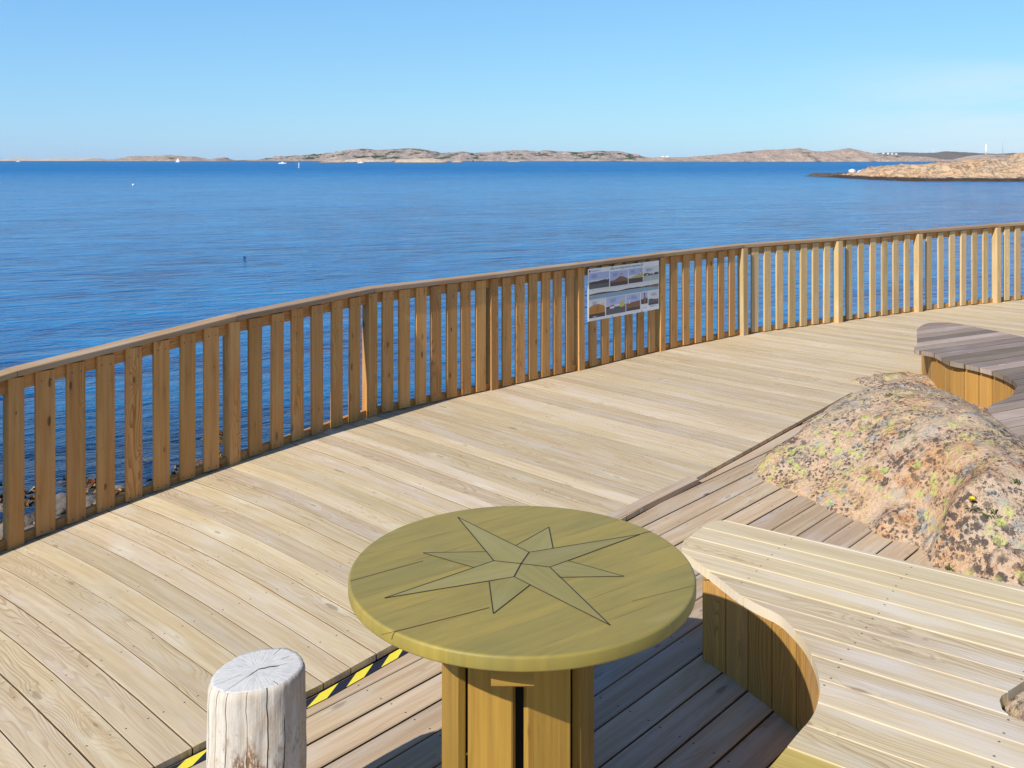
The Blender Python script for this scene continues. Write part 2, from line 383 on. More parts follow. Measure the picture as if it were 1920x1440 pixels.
def mat_log(top):
    s = NT('weathered_log_end' if top else 'weathered_log_side')
    uv = s.sep(s.attr('UVMap', 'Vector')); u, v = uv[0], uv[1]      # side: u round (m), v up (m); top: local x,y (m)
    if not top:
        g = s.noise(s.comb(s.math('MULTIPLY', u, 75), s.math('MULTIPLY', v, 5), 1.0), 1, 5, 0.65)
        bl = s.noise(s.comb(s.math('MULTIPLY', u, 7), s.math('MULTIPLY', v, 5), 5.0), 1, 4, 0.65)
        bark = s.noise(s.comb(s.math('MULTIPLY', u, 9), s.math('MULTIPLY', v, 4), 17.0), 1, 3, 0.55)
        pit = s.noise(s.comb(s.math('MULTIPLY', u, 120), s.math('MULTIPLY', v, 45), 2.0), 1, 3, 0.7)
        c = s.ramp(g, [(0.25, (0.36, 0.31, 0.25)), (0.5, (0.52, 0.475, 0.415)), (0.75, (0.62, 0.585, 0.53))])
        c = s.mix(s.mapr(bl, 0.45, 0.64, 0, 0.65), c, (0.43, 0.34, 0.25))
        low = s.mapr(v, 0.57, 0.42)
        c = s.mix(s.math('MULTIPLY', s.math('MULTIPLY', s.mapr(bark, 0.52, 0.62), s.mapr(pit, 0.38, 0.54)), low), c, (0.20, 0.105, 0.055))
        c = s.mix(s.math('MULTIPLY', s.mapr(pit, 0.58, 0.68, 0, 0.75), low), c, (0.24, 0.16, 0.11))
        wob = s.math('MULTIPLY_ADD', s.noise(s.comb(s.math('MULTIPLY', v, 5), 0.0, 0.0), 1, 3), 0.03, -0.015)
        uw = s.math('ADD', u, wob)
        crk = None
        for pos, wd, v0, v1 in ((0.16, 0.0008, -1, 0.9), (0.085, 0.0005, -1, 0.9), (0.225, 0.0006, 0.25, 0.9), (0.292, 0.0014, -1, 0.9), (0.345, 0.001, -1, 0.5), (0.035, 0.0007, -1, 0.9), (0.12, 0.0006, 0.1, 0.9)):
            d = s.math('ABSOLUTE', s.math('SUBTRACT', uw, pos))
            k = s.math('MULTIPLY', s.mapr(d, wd, wd*1.9, 1, 0), s.math('MULTIPLY', s.mapr(v, v0, v0 + 0.03), s.mapr(v, v1, v1 + 0.03, 1, 0)))
            crk = k if crk is None else s.math('MAXIMUM', crk, k)
        c = s.mix(s.math('MULTIPLY', crk, 0.93), c, (0.03, 0.025, 0.022))
        h = s.math('SUBTRACT', s.math('ADD', s.math('MULTIPLY', g, 0.6), s.math('MULTIPLY', bl, 1.6)), s.math('MULTIPLY', crk, 2.5))
        s.set(color=c, rough=0.85, spec=0.15); s.bump(h, 0.6, 0.006)
    else:
        rr = s.math('POWER', s.math('ADD', s.math('POWER', u, 2.0), s.math('POWER', v, 2.0)), 0.5)
        an = s.math('ARCTAN2', v, u)
        # rays
        ray = s.noise(s.comb(s.math('MULTIPLY', s.math('COSINE', an), 15.0), s.math('MULTIPLY', s.math('SINE', an), 15.0), s.math('MULTIPLY', rr, 22.0)), 1, 5, 0.75)
        ring = s.math('SINE', s.math('MULTIPLY', rr, 900.0))
        bl = s.noise(s.comb(s.math('MULTIPLY', u, 14), s.math('MULTIPLY', v, 14), 0.0), 1, 4)
        c = s.ramp(ray, [(0.3, (0.40, 0.385, 0.37)), (0.5, (0.56, 0.545, 0.52)), (0.75, (0.65, 0.63, 0.60))])
        c = s.mix(s.mapr(s.noise(s.comb(u, v, 0.0), 160, 3, 0.7), 0.45, 0.7, 0, 0.35), c, (0.55, 0.55, 0.56))
        c = s.mix(s.mapr(ring, 0.6, 1.0, 0, 0.08), c, (0.45, 0.42, 0.4))
        c = s.mix(s.mapr(bl, 0.52, 0.7, 0, 0.35), c, (0.40, 0.40, 0.45))
        dk = s.math('MULTIPLY', s.mapr(ray, 0.36, 0.30), s.mapr(rr, 0.09, 0.05))
        c = s.mix(s.math('MULTIPLY', dk, 0.7), c, (0.12, 0.1, 0.09))
        crk = None
        for ang, r0, r1, wd in ((14, 0.0, 0.075, 0.0042), (-118, 0.0, 0.05, 0.003), (-122, 0.04, 0.15, 0.0008), (-150, 0.05, 0.15, 0.0006), (72, 0.09, 0.15, 0.0012), (40, 0.08, 0.12, 0.0014), (14, 0.06, 0.1, 0.0012), (-48, 0.1, 0.15, 0.001)):
            ca, sa = math.cos(rad(ang)), math.sin(rad(ang))
            al = s.math('ADD', s.math('MULTIPLY', u, ca), s.math('MULTIPLY', v, sa))
            ac = s.math('ABSOLUTE', s.math('ADD', s.math('SUBTRACT', s.math('MULTIPLY', v, ca), s.math('MULTIPLY', u, sa)),
                        s.math('MULTIPLY_ADD', s.noise(s.comb(s.math('MULTIPLY', al, 40), float(ang), 0.0), 1, 2), 0.012, -0.006)))
            k = s.math('MULTIPLY', s.mapr(ac, wd*0.6, wd*1.2, 1, 0), s.math('MULTIPLY', s.mapr(al, r0 - 0.004, r0 + 0.004), s.mapr(al, r1 - 0.02, r1, 1, 0)))
            crk = k if crk is None else s.math('MAXIMUM', crk, k)
        c = s.mix(s.math('MULTIPLY', crk, 0.9), c, (0.035, 0.03, 0.03))
        s.set(color=c, rough=0.85, spec=0.15); s.bump(s.math('SUBTRACT', ray, s.math('MULTIPLY', crk, 1.5)), 0.5, 0.004)
    return s.mat

def mat_boulder(name, base=(0.56, 0.35, 0.195)):
    s = NT(name)
    p = s.geo()
    n1 = s.noise(p, 2.2, 5, 0.6); n2 = s.noise(p, 9.0, 5, 0.65); n3 = s.noise(p, 55.0, 4, 0.7); n4 = s.noise(p, 1.3, 3, 0.5)
    c = s.ramp(n1, [(0.3, (0.48, 0.25, 0.12)), (0.43, base), (0.58, (0.54, 0.385, 0.265)), (0.78, (0.48, 0.39, 0.32))])
    c = s.mix(s.mapr(n3, 0.42, 0.68, 0, 0.6), c, (0.60, 0.48, 0.37))
    c = s.mix(s.mapr(n3, 0.42, 0.30, 0, 0.6), c, (0.26, 0.16, 0.11))
    # rusty patches
    c = s.mix(s.math('MULTIPLY', s.mapr(n4, 0.52, 0.64), s.mapr(n2, 0.42, 0.60, 0, 0.7)), c, (0.50, 0.23, 0.09))
    # grey lichen sheets
    wv = s.vadd(p, s.vmul(s.noise(p, 14, 3, 0.6, out='Color'), (0.07, 0.07, 0.07)))
    gl = s.voro(wv, 9.0)
    c = s.mix(s.math('MULTIPLY', s.mapr(gl, 0.46, 0.30), s.mapr(s.noise(p, 3.0, 4, 0.6), 0.45, 0.6, 0, 0.8)), c, (0.36, 0.36, 0.33))
    # black lichen spots of two sizes, crowding together in places
    wv2 = s.vadd(p, s.vmul(s.noise(p, 45, 3, 0.75, out='Color'), (0.05, 0.05, 0.05)))
    b1 = s.voro(wv2, 19.0); b2 = s.voro(wv2, 37.0); b3 = s.voro(wv2, 70.0)
    msk = s.mapr(s.noise(p, 2.6, 4, 0.65), 0.47, 0.60)
    m2 = s.mapr(s.noise(p, 4.2, 4, 0.65), 0.43, 0.55)
    blk = s.math('MAXIMUM', s.math('MULTIPLY', s.mapr(b1, 0.50, 0.40), msk), s.math('MULTIPLY', s.mapr(b2, 0.48, 0.38), m2))
    blk = s.math('MAXIMUM', blk, s.math('MULTIPLY', s.mapr(b3, 0.42, 0.32), s.mapr(n2, 0.45, 0.6)))
    blk = s.math('MULTIPLY', blk, s.mapr(n3, 0.34, 0.44))
    c = s.mix(s.math('MULTIPLY', blk, 0.9), c, (0.06, 0.05, 0.05))
    # yellow-green map lichen
    wv3 = s.vadd(p, s.vmul(s.noise(p, 34, 4, 0.75, out='Color'), (0.06, 0.06, 0.06)))
    y1 = s.voro(wv3, 13.0); yc = s.sep(s.voro(wv3, 13.0, out='Color'))[1]
    yel = s.math('MULTIPLY', s.math('MULTIPLY', s.mapr(y1, 0.52, 0.34), s.math('GREATER_THAN', yc, 0.58)), s.mapr(s.noise(p, 2.4, 3, 0.6), 0.46, 0.58))
    y2 = s.math('MULTIPLY', s.mapr(s.voro(wv3, 31.0), 0.36, 0.26), s.mapr(s.noise(p, 3.4, 3, 0.6), 0.5, 0.64))
    yel = s.math('MULTIPLY', s.math('MAXIMUM', yel, y2), s.mapr(n3, 0.38, 0.54))
    c = s.mix(s.math('MULTIPLY', yel, 0.8), c, (0.47, 0.51, 0.15))
    s.set(color=c, rough=0.9, spec=0.15)
    s.bump(s.math('ADD', s.math('MULTIPLY', n2, 1.0), s.math('MULTIPLY', n3, 0.7)), 0.9, 0.03)
    return s.mat
M['boulder'] = mat_boulder('lichened_granite')

def mat_island(name, rock1, rock2, veg, veg_lo, veg_hi, scale, tide=(0.10, 0.085, 0.075), tide_h=0.8):
    s = NT(name)
    p = s.geo(); z = s.sep(p)[2]
    ps = s.vmul(p, (scale, scale, scale * 2.5))
    n1 = s.noise(ps, 1.0, 6, 0.65); n2 = s.noise(ps, 3.7, 5, 0.7); n3 = s.noise(ps, 0.35, 4, 0.55)
    c = s.mix(s.mapr(n1, 0.35, 0.65), rock1, rock2)
    cr = s.math('ABSOLUTE', s.math('SUBTRACT', s.noise(ps, 1.9, 4, 0.6, 0.6), 0.5))
    c = s.mix(s.mapr(cr, 0.0, 0.045, 0.7, 0), c, (0.10, 0.085, 0.08))
    c = s.mix(s.mapr(n2, 0.38, 0.28, 0, 0.6), c, (0.14, 0.12, 0.11))
    up = s.sep(s.geo('Normal'))[2]
    if veg:
        c = s.mix(s.math('MULTIPLY', s.mapr(s.math('ADD', s.math('MULTIPLY', n3, 0.65), s.math('MULTIPLY', n1, 0.35)), veg_lo, veg_hi), s.mapr(z, SEA + 4, SEA + 9)), c, veg)
    zz = s.math('ADD', z, s.math('MULTIPLY', s.math('SUBTRACT', n2, 0.5), tide_h * 1.6))
    c = s.mix(s.mapr(zz, SEA + tide_h, SEA + tide_h * 1.5, 1, 0), c, tide)
    s.set(color=c, rough=0.9, spec=0.1)
    s.bump(s.math('ADD', n1, s.math('MULTIPLY', n2, 0.5)), 0.8, 0.6 / scale * 0.2)
    return s.mat
M['isle'] = mat_island('pink_grey_granite', (0.42, 0.325, 0.275), (0.30, 0.26, 0.24), (0.045, 0.065, 0.03), 0.50, 0.57, 0.05, tide_h=1.0)
M['isle2'] = mat_island('warm_granite', (0.44, 0.335, 0.265), (0.35, 0.275, 0.23), (0.09, 0.08, 0.045), 0.57, 0.64, 0.05, tide_h=0.8)
M['pale'] = mat_island('pale_skerry_granite', (0.64, 0.51, 0.375), (0.58, 0.46, 0.34), None, 0, 0, 0.12, tide_h=0.7)
M['heath'] = mat_island('heather_hill', (0.16, 0.13, 0.12), (0.12, 0.11, 0.09), None, 0, 0, 0.01, tide_h=1.5)
M['head'] = mat_island('orange_headland_granite', (0.54, 0.34, 0.19), (0.48, 0.36, 0.245), (0.38, 0.38, 0.29), 0.60, 0.68, 0.12, tide=(0.06, 0.045, 0.035), tide_h=0.55)
M['skerry'] = mat_island('dark_skerry_rock', (0.12, 0.10, 0.085), (0.09, 0.075, 0.065), None, 0, 0, 0.5, tide_h=0.6)

def mat_sea():
    s = NT('sea_water')
    p = s.geo()
    # crests lie almost across the view, a little rotated
    ca, sa = math.cos(rad(24)), math.sin(rad(24))
    q = s.sep(p)
    a = s.math('ADD', s.math('MULTIPLY', q[0], ca), s.math('MULTIPLY', q[1], sa))
    b = s.math('SUBTRACT', s.math('MULTIPLY', q[1], ca), s.math('MULTIPLY', q[0], sa))
    w1 = s.noise(s.comb(s.math('MULTIPLY', a, 0.75), s.math('MULTIPLY', b, 1.9), 0.0), 1.0, 5, 0.62, 0.5)
    w2 = s.noise(s.comb(s.math('MULTIPLY', a, 0.10), s.math('MULTIPLY', b, 0.34), 4.0), 1.0, 3, 0.55, 0.3)
    w3 = s.noise(s.comb(s.math('MULTIPLY', a, 0.02), s.math('MULTIPLY', b, 0.06), 8.0), 1.0, 3, 0.55)
    w0 = s.noise(s.comb(s.math('MULTIPLY', a, 3.0), s.math('MULTIPLY', b, 6.5), 2.0), 1.0, 2, 0.6)
    w15 = s.noise(s.comb(s.math('MULTIPLY', a, 0.27), s.math('MULTIPLY', b, 0.80), 12.0), 1.0, 3, 0.6, 0.4)
    gust = s.noise(s.comb(s.math('MULTIPLY', a, 0.0035), s.math('MULTIPLY', b, 0.012), 1.0), 1.0, 3, 0.6)
    h = s.math('ADD', s.math('ADD', s.math('MULTIPLY', w1, 0.26), s.math('ADD', s.math('MULTIPLY', w2, 0.34), s.math('MULTIPLY', w15, 0.26))), s.math('ADD', s.math('MULTIPLY', w3, 0.5), s.math('MULTIPLY', w0, 0.06)))
    h = s.math('MULTIPLY', h, s.mapr(gust, 0.3, 0.7, 0.75, 1.2))
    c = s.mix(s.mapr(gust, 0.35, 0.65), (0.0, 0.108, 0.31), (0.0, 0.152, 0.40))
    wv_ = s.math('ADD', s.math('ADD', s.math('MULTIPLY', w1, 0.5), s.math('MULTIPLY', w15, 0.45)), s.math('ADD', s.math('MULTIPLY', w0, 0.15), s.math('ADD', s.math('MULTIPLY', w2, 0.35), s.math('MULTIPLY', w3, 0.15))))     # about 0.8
    c = s.mix(s.mapr(wv_, 0.80, 0.94, 0.0, 0.75), c, (0.004, 0.22, 0.50)); c = s.mix(s.mapr(wv_, 0.81, 0.66, 0.0, 0.9), c, (0.0, 0.030, 0.15))   # ripple light and shade painted into the colour by wave height
    dsh = s.math('POWER', s.math('ADD', s.math('POWER', s.math('ADD', q[0], 6.5), 2.0), s.math('POWER', s.math('SUBTRACT', q[1], 11.5), 2.0)), 0.5)
    c = s.mix(s.mapr(s.math('ADD', dsh, s.math('MULTIPLY', w2, 3.0)), 3.0, 13.0, 0.88, 0.0), c, (0.004, 0.018, 0.06))     # dark weed on the shallow bottom, plus weaker reflection painted in
    off = s.mapr(q[1], 15.0, 500.0)                    # open water is rougher than the sheltered shallows
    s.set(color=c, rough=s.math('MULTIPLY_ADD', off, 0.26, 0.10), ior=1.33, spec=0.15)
    n = s.n.new('ShaderNodeBump'); n.inputs['Strength'].default_value = 1.0; n.inputs['Distance'].default_value = 1.25
    s.l(h, n.inputs['Height']); s.l(n.outputs[0], s.b.inputs['Normal'])
    return s.mat
M['sea'] = mat_sea()

def mat_shore():
    s = NT('shore_bed')
    p = s.geo(); n1 = s.noise(p, 2.5, 5, 0.7); n2 = s.noise(p, 14, 4, 0.7)
    c = s.ramp(n1, [(0.35, (0.03, 0.02, 0.012)), (0.5, (0.10, 0.055, 0.02)), (0.6, (0.05, 0.035, 0.02)), (0.75, (0.16, 0.09, 0.03))])
    c = s.mix(s.mapr(n2, 0.55, 0.7), c, (0.02, 0.015, 0.01))
    s.set(color=c, rough=0.6, spec=0.4); s.bump(s.math('ADD', n1, n2), 1.0, 0.06)
    return s.mat
M['shore'] = mat_shore()
M['weed'] = plain('brown_seaweed', (0.14, 0.07, 0.015), 0.4, 0.5, 6.0, 0.7)
M['stone'] = mat_island('shore_stone', (0.21, 0.185, 0.155), (0.14, 0.12, 0.105), None, 0, 0, 3.0, tide_h=0.02)

# ------------------------------------------------------------------ fence line
PX = [(30, 1026), (440, 870), (698, 781), (927, 730.5), (1090, 694), (1242, 658), (1393, 628), (1571, 604), (1721, 584), (1868, 567)]
posts = [at_deck(*p) for p in PX]
d0 = (posts[0] - posts[1]); d0.z = 0; d0.normalize()
q = posts[0] + d0 * 1.5; q.z = zdeck(q.x); q2 = q + d0 * 1.5; q2.z = q.z - 0.1
posts = [q] + posts
q = posts[-1] + Vector((math.cos(rad(25)), math.sin(rad(25)), 0)) * 1.75; posts.append(q)
q = posts[-1] + Vector((math.cos(rad(20)), math.sin(rad(20)), 0)) * 1.75; posts.append(q)
FH = [1.1, 1.1, 1.1, 1.105, 1.11, 1.118, 1.125, 1.138, 1.147, 1.175, 1.205, 1.235, 1.26]
NS = [6, 7, 6, 7, 6, 6, 6, 7, 6, 6, 6, 6]
for i, p in enumerate(posts[:-1]):
    e = posts[i+1] - p; print('post', i, [round(c, 2) for c in p], 'ang', round(math.degrees(math.atan2(e.y, e.x)), 1), round(e.length, 2))

def seg_axes(i):
    e = posts[i+1] - posts[i]; L = math.hypot(e.x, e.y)
    d = Vector((e.x / L, e.y / L, 0)); n = Vector((d.y, -d.x, 0))       # n points to the deck
    return d, n, L

def mitre(i, off):
    """plan point of the line `off` in front of the slat faces at post i"""
    if i == 0: d, n, L = seg_axes(0); return posts[0] + n * off
    if i == len(posts) - 1: d, n, L = seg_axes(i - 1); return posts[i] + n * off
    n1 = seg_axes(i-1)[1]; n2 = seg_axes(i)[1]; b = (n1 + n2).normalized()
    return posts[i] + b * (off / b.dot(n1))

railing = thing('railing', posts[4].copy(), 'long curved wooden railing of upright slats and posts along the sea side', 'railing')
for i in range(len(posts)):
    b = (seg_axes(max(0, i-1))[1] + seg_axes(min(i, len(posts)-2))[1]).normalized(); dd = Vector((-b.y, b.x, 0))
    mb = MB(); base = posts[i] + b * (0.05 if i >= 7 else 0.012)
    lean = Vector((random.uniform(-.006, .006), random.uniform(-.006, .006), 0))
    plank(mb, base + Vector((0, 0, -0.005)), Vector((0, 0, 1)) + lean, dd, -b, FH[i] - 0.042, 0.095, 0.095, 0.004, n=1)
    mb.build('post', M['fence2' if i >= 7 else 'fence'], railing)
for i in range(len(posts) - 1):
    d, n, L = seg_axes(i); z0, z1 = posts[i].z, posts[i+1].z
    k = NS[i]; step = (L - 0.095) / (k + 0.0) ; 
    gap = (L - 0.095 - k * 0.118) / (k + 1)
    for j in range(k):
        s_ = 0.0475 + gap * (j + 1) + 0.118 * (j + 0.5) + random.uniform(-0.004, 0.004)
        p = posts[i] + d * s_; z = z0 + (z1 - z0) * s_ / L
        p = Vector((p.x, p.y, z + 0.014 + random.uniform(-0.004, 0.004)))
        mb = MB(); w_ = 0.118 + random.uniform(-.003, .003)
        tw = random.uniform(-.02, .02); nn = (n + d * tw).normalized(); dd = Vector((-nn.y, nn.x, 0))
        plank(mb, p, Vector((0, 0, 1)) + d * random.uniform(-.006, .006), dd, -nn, FH[i] + (FH[i+1] - FH[i]) * s_ / L - 0.064, w_, 0.026, 0.003)
        mb.build('slat', M['fence2' if i >= 7 else 'fence'], railing)
    def strip(name, off_f, off_b, zb, zt, mat, top=False):
        A0, A1 = mitre(i, off_f), mitre(i+1, off_f); B0, B1 = mitre(i, off_b), mitre(i+1, off_b)
        mb = MB(); r = random.random(); ch = 0.004
        prof = [(0, zb), (0, zt - ch), (1, zt), (2, zt), (3, zt - ch), (3, zb)]
        ws = abs(off_f - off_b)
        tt = {0: 0.0, 1: ch / ws, 2: 1 - ch / ws, 3: 1.0}
        N = 6; rows = []; uvs = []
        acc = [0, zt - zb, zt - zb + ch, zt - zb + ws, zt - zb + ws + ch, 2*(zt - zb) + ws]
        for s2 in range(N + 1):
            t = 0.001 + (0.998) * s2 / N; row = []; uvr = []
            zz = z0 + (z1 - z0) * t + ((FH[i] + (FH[i+1] - FH[i]) * t - 1.1) if top else 0.0)
            for (o_, z_), ac in zip(prof, acc):
                a = A0.lerp(A1, t); b_ = B0.lerp(B1, t); p = a.lerp(b_, tt[o_])
                row.append(Vector((p.x, p.y, zz + z_))); uvr.append((L * t + r * 5, ac))
            rows.append(row); uvs.append(uvr)
        for a in range(N):
            for b_ in range(6):
                c_ = (b_ + 1) % 6
                uu = [uvs[a][b_], uvs[a][c_] if c_ else (uvs[a][b_][0], acc[5] + ws), uvs[a+1][c_] if c_ else (uvs[a+1][b_][0], acc[5] + ws), uvs[a+1][b_]]
                mb.face([rows[a][b_], rows[a][c_], rows[a+1][c_], rows[a+1][b_]][::-1], uu[::-1], r)
        mb.face(rows[0], None, r); mb.face(rows[N][::-1], None, r)
        mb.build(name, mat, railing, recalc=True)
    strip('top_rail', 0.024, -0.112, 1.062, 1.10, M['rail'], True)
    strip('upper_stringer', -0.027, -0.062, 0.965, 1.060, M['fence'], True)
    strip('bottom_rail', -0.027, -0.066, -0.03, 0.062, M['fence'])

# ------------------------------------------------------------------ decks
step_a = at(630, 1267, 0); step_b = at(1598, 735, 0)
sd = (step_b - step_a).normalized()
step_m = at(596, 1286, 0); sd0 = (step_m - at(353, 1404, 0)).normalized(); step_0 = step_m - sd0 * 4.4
fl = [mitre(i, -0.02) for i in range(len(posts))]
fence_poly = [(p.x, p.y) for p in fl]
far_outline = [(step_0.x - 1.5, step_0.y + 0.5)] + [(q2.x - .8, q2.y - 1.5)] + [(q2.x, q2.y)] + fence_poly + \
              [(fl[-1].x + 3, fl[-1].y), (fl[-1].x + 3, 3.0), (step_b.x + 6.0, 3.0), (step_b.x, step_b.y), (step_m.x, step_m.y), (step_0.x, step_0.y)]
mb = MB()
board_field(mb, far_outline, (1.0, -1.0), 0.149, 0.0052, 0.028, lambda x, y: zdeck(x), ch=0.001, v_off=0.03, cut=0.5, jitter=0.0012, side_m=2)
# flat dark sheet added below as painted shade behind the board gaps
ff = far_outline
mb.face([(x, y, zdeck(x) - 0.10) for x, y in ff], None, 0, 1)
# thin fascia on the step
nrm_s = Vector((sd.y, -sd.x, 0))
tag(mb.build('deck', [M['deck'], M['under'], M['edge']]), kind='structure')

low_outline = [(step_0.x, step_0.y), (step_b.x + 0.1, step_b.y + 0.1), (8.5, 6.0), (8.5, -1.5), (-5.0, -1.5)]
off = nrm_s * 0.006
low_outline = [(step_0.x + off.x, step_0.y + off.y), (step_m.x + off.x, step_m.y + off.y), (step_b.x + off.x, step_b.y + off.y), (step_b.x + 5.2, step_b.y - 5.2), (8.5, -1.5), (-5.0, -1.5)]
mb = MB()
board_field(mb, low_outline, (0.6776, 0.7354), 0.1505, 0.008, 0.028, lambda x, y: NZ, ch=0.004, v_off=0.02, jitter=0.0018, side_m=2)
mb.face([(x, y, NZ - 0.12) for x, y in low_outline], None, 0, 1)  # dark sheet again, painted shade behind the lower deck's gaps
# grey filler board lying against the cut-back edge of the upper deck
fa, fb, fc, fd = at(1120, 992, .004), at(1310, 898, .004), at(1292, 893, .004), at(1112, 978, .004)
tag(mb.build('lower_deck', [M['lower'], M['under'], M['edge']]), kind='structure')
mb = MB()
U = (fb - fa).normalized()
pts = [fa, fb, fc, at(1120, 974, .004)]
rr = 0.37
mb.face(pts, [((p - fa).dot(U), (p - fa).cross(U).z) for p in pts], rr)
for i in range(4):
    a, b = pts[i], pts[(i+1) % 4]; dn = Vector((0, 0, -0.034))
    mb.face([a + dn, b + dn, b, a], [(0, 0), ((b-a).length, 0), ((b-a).length, .03), (0, .03)], rr)
tag(mb.build('filler_board', M['lower'], recalc=True), 'grey tapered filler board wedged along the deck step behind the round table', 'board')

# hazard tape
mb = MB()
pr = 0.20; half = pr / 2; wt = 0.05; sk = 0.10
ta = Vector((step_m.x, step_m.y, NZ + 0.004))
def tape_pt(sv, wv):
    """sv metres along the step from its bend, wv metres out from it"""
    dv = sd if sv > 0 else sd0; nv = Vector((dv.y, -dv.x, 0)); nv = nrm_s if sv > 0 else Vector((sd0.y, -sd0.x, 0))
    return ta + dv * sv + nv * (0.014 + wv)
for k in range(-9, 8):
    for c in (0, 1):
        s0 = k * pr + c * half
        mb.face([tape_pt(s0, 0), tape_pt(s0 - sk, wt), tape_pt(s0 + half - sk, wt), tape_pt(s0 + half, 0)], None, 0, c)
tag(mb.build('hazard_tape', [M['yellow'], M['black']], recalc=True), 'yellow and black striped hazard tape stuck along the deck step', 'tape')

# ------------------------------------------------------------------ round table
TZ = 0.80
TC = Vector((0.033, 3.262, 0)); TR = 0.589
d_ = H - TZ
TC = Vector(((978.5 - CX) * d_ * 1.3093e-3, F * d_ * 1.3093e-3, 0)); TR = F * d_ * 2.363e-4
table = thing('round_table', (TC.x, TC.y, NZ), 'olive stained round wooden table with a compass star on a slatted pedestal', 'table')
mb = MB(); N = 160; th = 0.046
prof = [(0.0, 0.0)] + [(TR - 0.009 + 0.009 * math.sin(rad(a)), -0.009 + 0.009 * math.cos(rad(a))) for a in (0, 18, 36, 54, 72, 90)] + \
       [(TR - 0.008 + 0.008 * math.cos(rad(a)), -th + 0.008 - 0.008 * math.sin(rad(a))) for a in (0, 30, 60, 90)] + [(0.0, -th)]
rows = [[Vector((r * math.cos(2*math.pi*j/N), r * math.sin(2*math.pi*j/N), z)) for j in range(N)] for r, z in prof[1:-1]]
mb.grid(rows, closed=True)
mb.face(rows[0]); mb.face(rows[-1][::-1])
top = mb.build('tabletop', M['table'], recalc=True)
top.parent = table; top.location = (0, 0, TZ - NZ)
TP = lambda x, y, z=0: at(x, y, TZ) - Vector((TC.x, TC.y, TZ)) + Vector((0, 0, z))
ctr = (977, 1057.5)
inn = [(926, 1052), (992, 1036), (1031, 1064), (964, 1082)]
tips = [(858, 970), (1199.6, 1002.4), (1144, 1173), (721, 1122)]
longs = [(0, 1, 0), (1, 2, 1), (2, 3, 2), (3, 0, 3)]
shorts = [((1029, 989), (968, 1023), (1037, 1029), (992, 1036)), ((1170, 1081), (1065.5, 1052), (1049, 1083), (1031, 1064)),
          ((925, 1151), (994, 1097), (917, 1091), (964, 1082)), ((793, 1037), (888, 1064.5), (911, 1035), (926, 1052))]
mb = MB(); gl = MB()
def groove(a, b, w):
    A, B = TP(*a, 0.0016), TP(*b, 0.0016); d = (B - A).normalized(); n = Vector((-d.y, d.x, 0)) * w / 2
    gl.face([A + n, A - n, B - n, B + n])
for a, b, t in longs:
    pts = [TP(*inn[a], .001), TP(*tips[t], .001), TP(*inn[b], .001), TP(*ctr, .001)]
    axis = (pts[1] - pts[3]).normalized()
    mb.face(pts, [((p).dot(axis), p.cross(axis).z) for p in pts], 0.15 + 0.2 * t)
    groove(inn[a], tips[t], .0042); groove(tips[t], inn[b], .0042); groove(inn[b], ctr, .0052)
for t, a, b, c in shorts:
    pts = [TP(*t, .001), TP(*a, .001), TP(*c, .001), TP(*b, .001)]
    axis = (pts[0] - pts[2]).normalized()
    mb.face(pts, [((p).dot(axis), p.cross(axis).z) for p in pts], random.random())
    groove(t, a, .0036); groove(t, b, .0036)
st = mb.build('compass_star', M['star'], recalc=True); st.parent = top; st.location = (0, 0, 0)
for p_ in st.data.polygons:
    if p_.normal.z < 0: p_.flip()
gl_keep = gl; M['seam'] = plain('reddish_seam', (0.11, 0.045, 0.02), .8)
for a_, b_, w_ in (((656, 1090), (793, 1052), .0026), ((716, 1191), (917, 1140), .0034), ((1199, 1002), (1226, 995), .003), ((1185, 1128), (1303, 1098), .0014)):
    gl = MB(); groove(a_, b_, w_); g = gl.build('board_seam', M['seam'], recalc=True); g.parent = top
gl = gl_keep
g = gl.build('star_groove', M['groove'], recalc=True); g.parent = top
for k in range(8):
    an = rad(-90 - 22.5 + 45 * (k - 0) + 1.0)
    nv = Vector((math.cos(an), math.sin(an), 0)); tv = Vector((-nv.y, nv.x, 0))
    mb = MB(); b0 = nv * 0.25 + Vector((-0.014, 0, 0.002))
    plank(mb, b0, (0, 0, 1), tv, -nv, TZ - th - NZ - 0.004, 0.155, 0.032, 0.004)
    o = mb.build('pedestal_board', M['leg']); o.parent = table; o.location = (0, 0, 0)
mb = MB()
zb = TZ - th - NZ
for s_ in (-1, 1):
    plank(mb, Vector((-0.45, s_ * 0.04, zb - 0.030)), (1, 0, 0), (0, 1, 0), (0, 0, 1), 0.9, 0.07, 0.029, 0.003)
a1 = Vector((-0.095, -0.43, zb - 0.085))
plank(mb, a1, (1, 0.0, 0), (0, 1, 0), (0, 0, 1), 0.125, 0.16, 0.083, 0.006)
o = mb.build('batten', M['leg']); o.parent = table
mb = MB()
for z_ in (0.12,):
    ring = [Vector((0.21 * math.cos(2*math.pi*j/8 + rad(22.5)) - .014, 0.21 * math.sin(2*math.pi*j/8 + rad(22.5)), z_)) for j in range(8)]
    mb.face(ring); mb.face([p + Vector((0, 0, .03)) for p in ring])
    for j in range(8):
        a, b = ring[j], ring[(j+1) % 8]; mb.face([a, b, b + Vector((0, 0, .03)), a + Vector((0, 0, .03))])
o = mb.build('pedestal_brace', M['leg'], recalc=True); o.parent = table
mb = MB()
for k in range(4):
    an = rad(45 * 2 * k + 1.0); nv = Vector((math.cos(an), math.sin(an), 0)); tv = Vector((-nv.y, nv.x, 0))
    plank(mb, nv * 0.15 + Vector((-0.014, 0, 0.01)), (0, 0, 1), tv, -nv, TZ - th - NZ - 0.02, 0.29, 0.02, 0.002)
o = mb.build('pedestal_shade_core', M['under'], recalc=True); o.parent = table  # dark inner boards added so the pedestal gaps look shaded

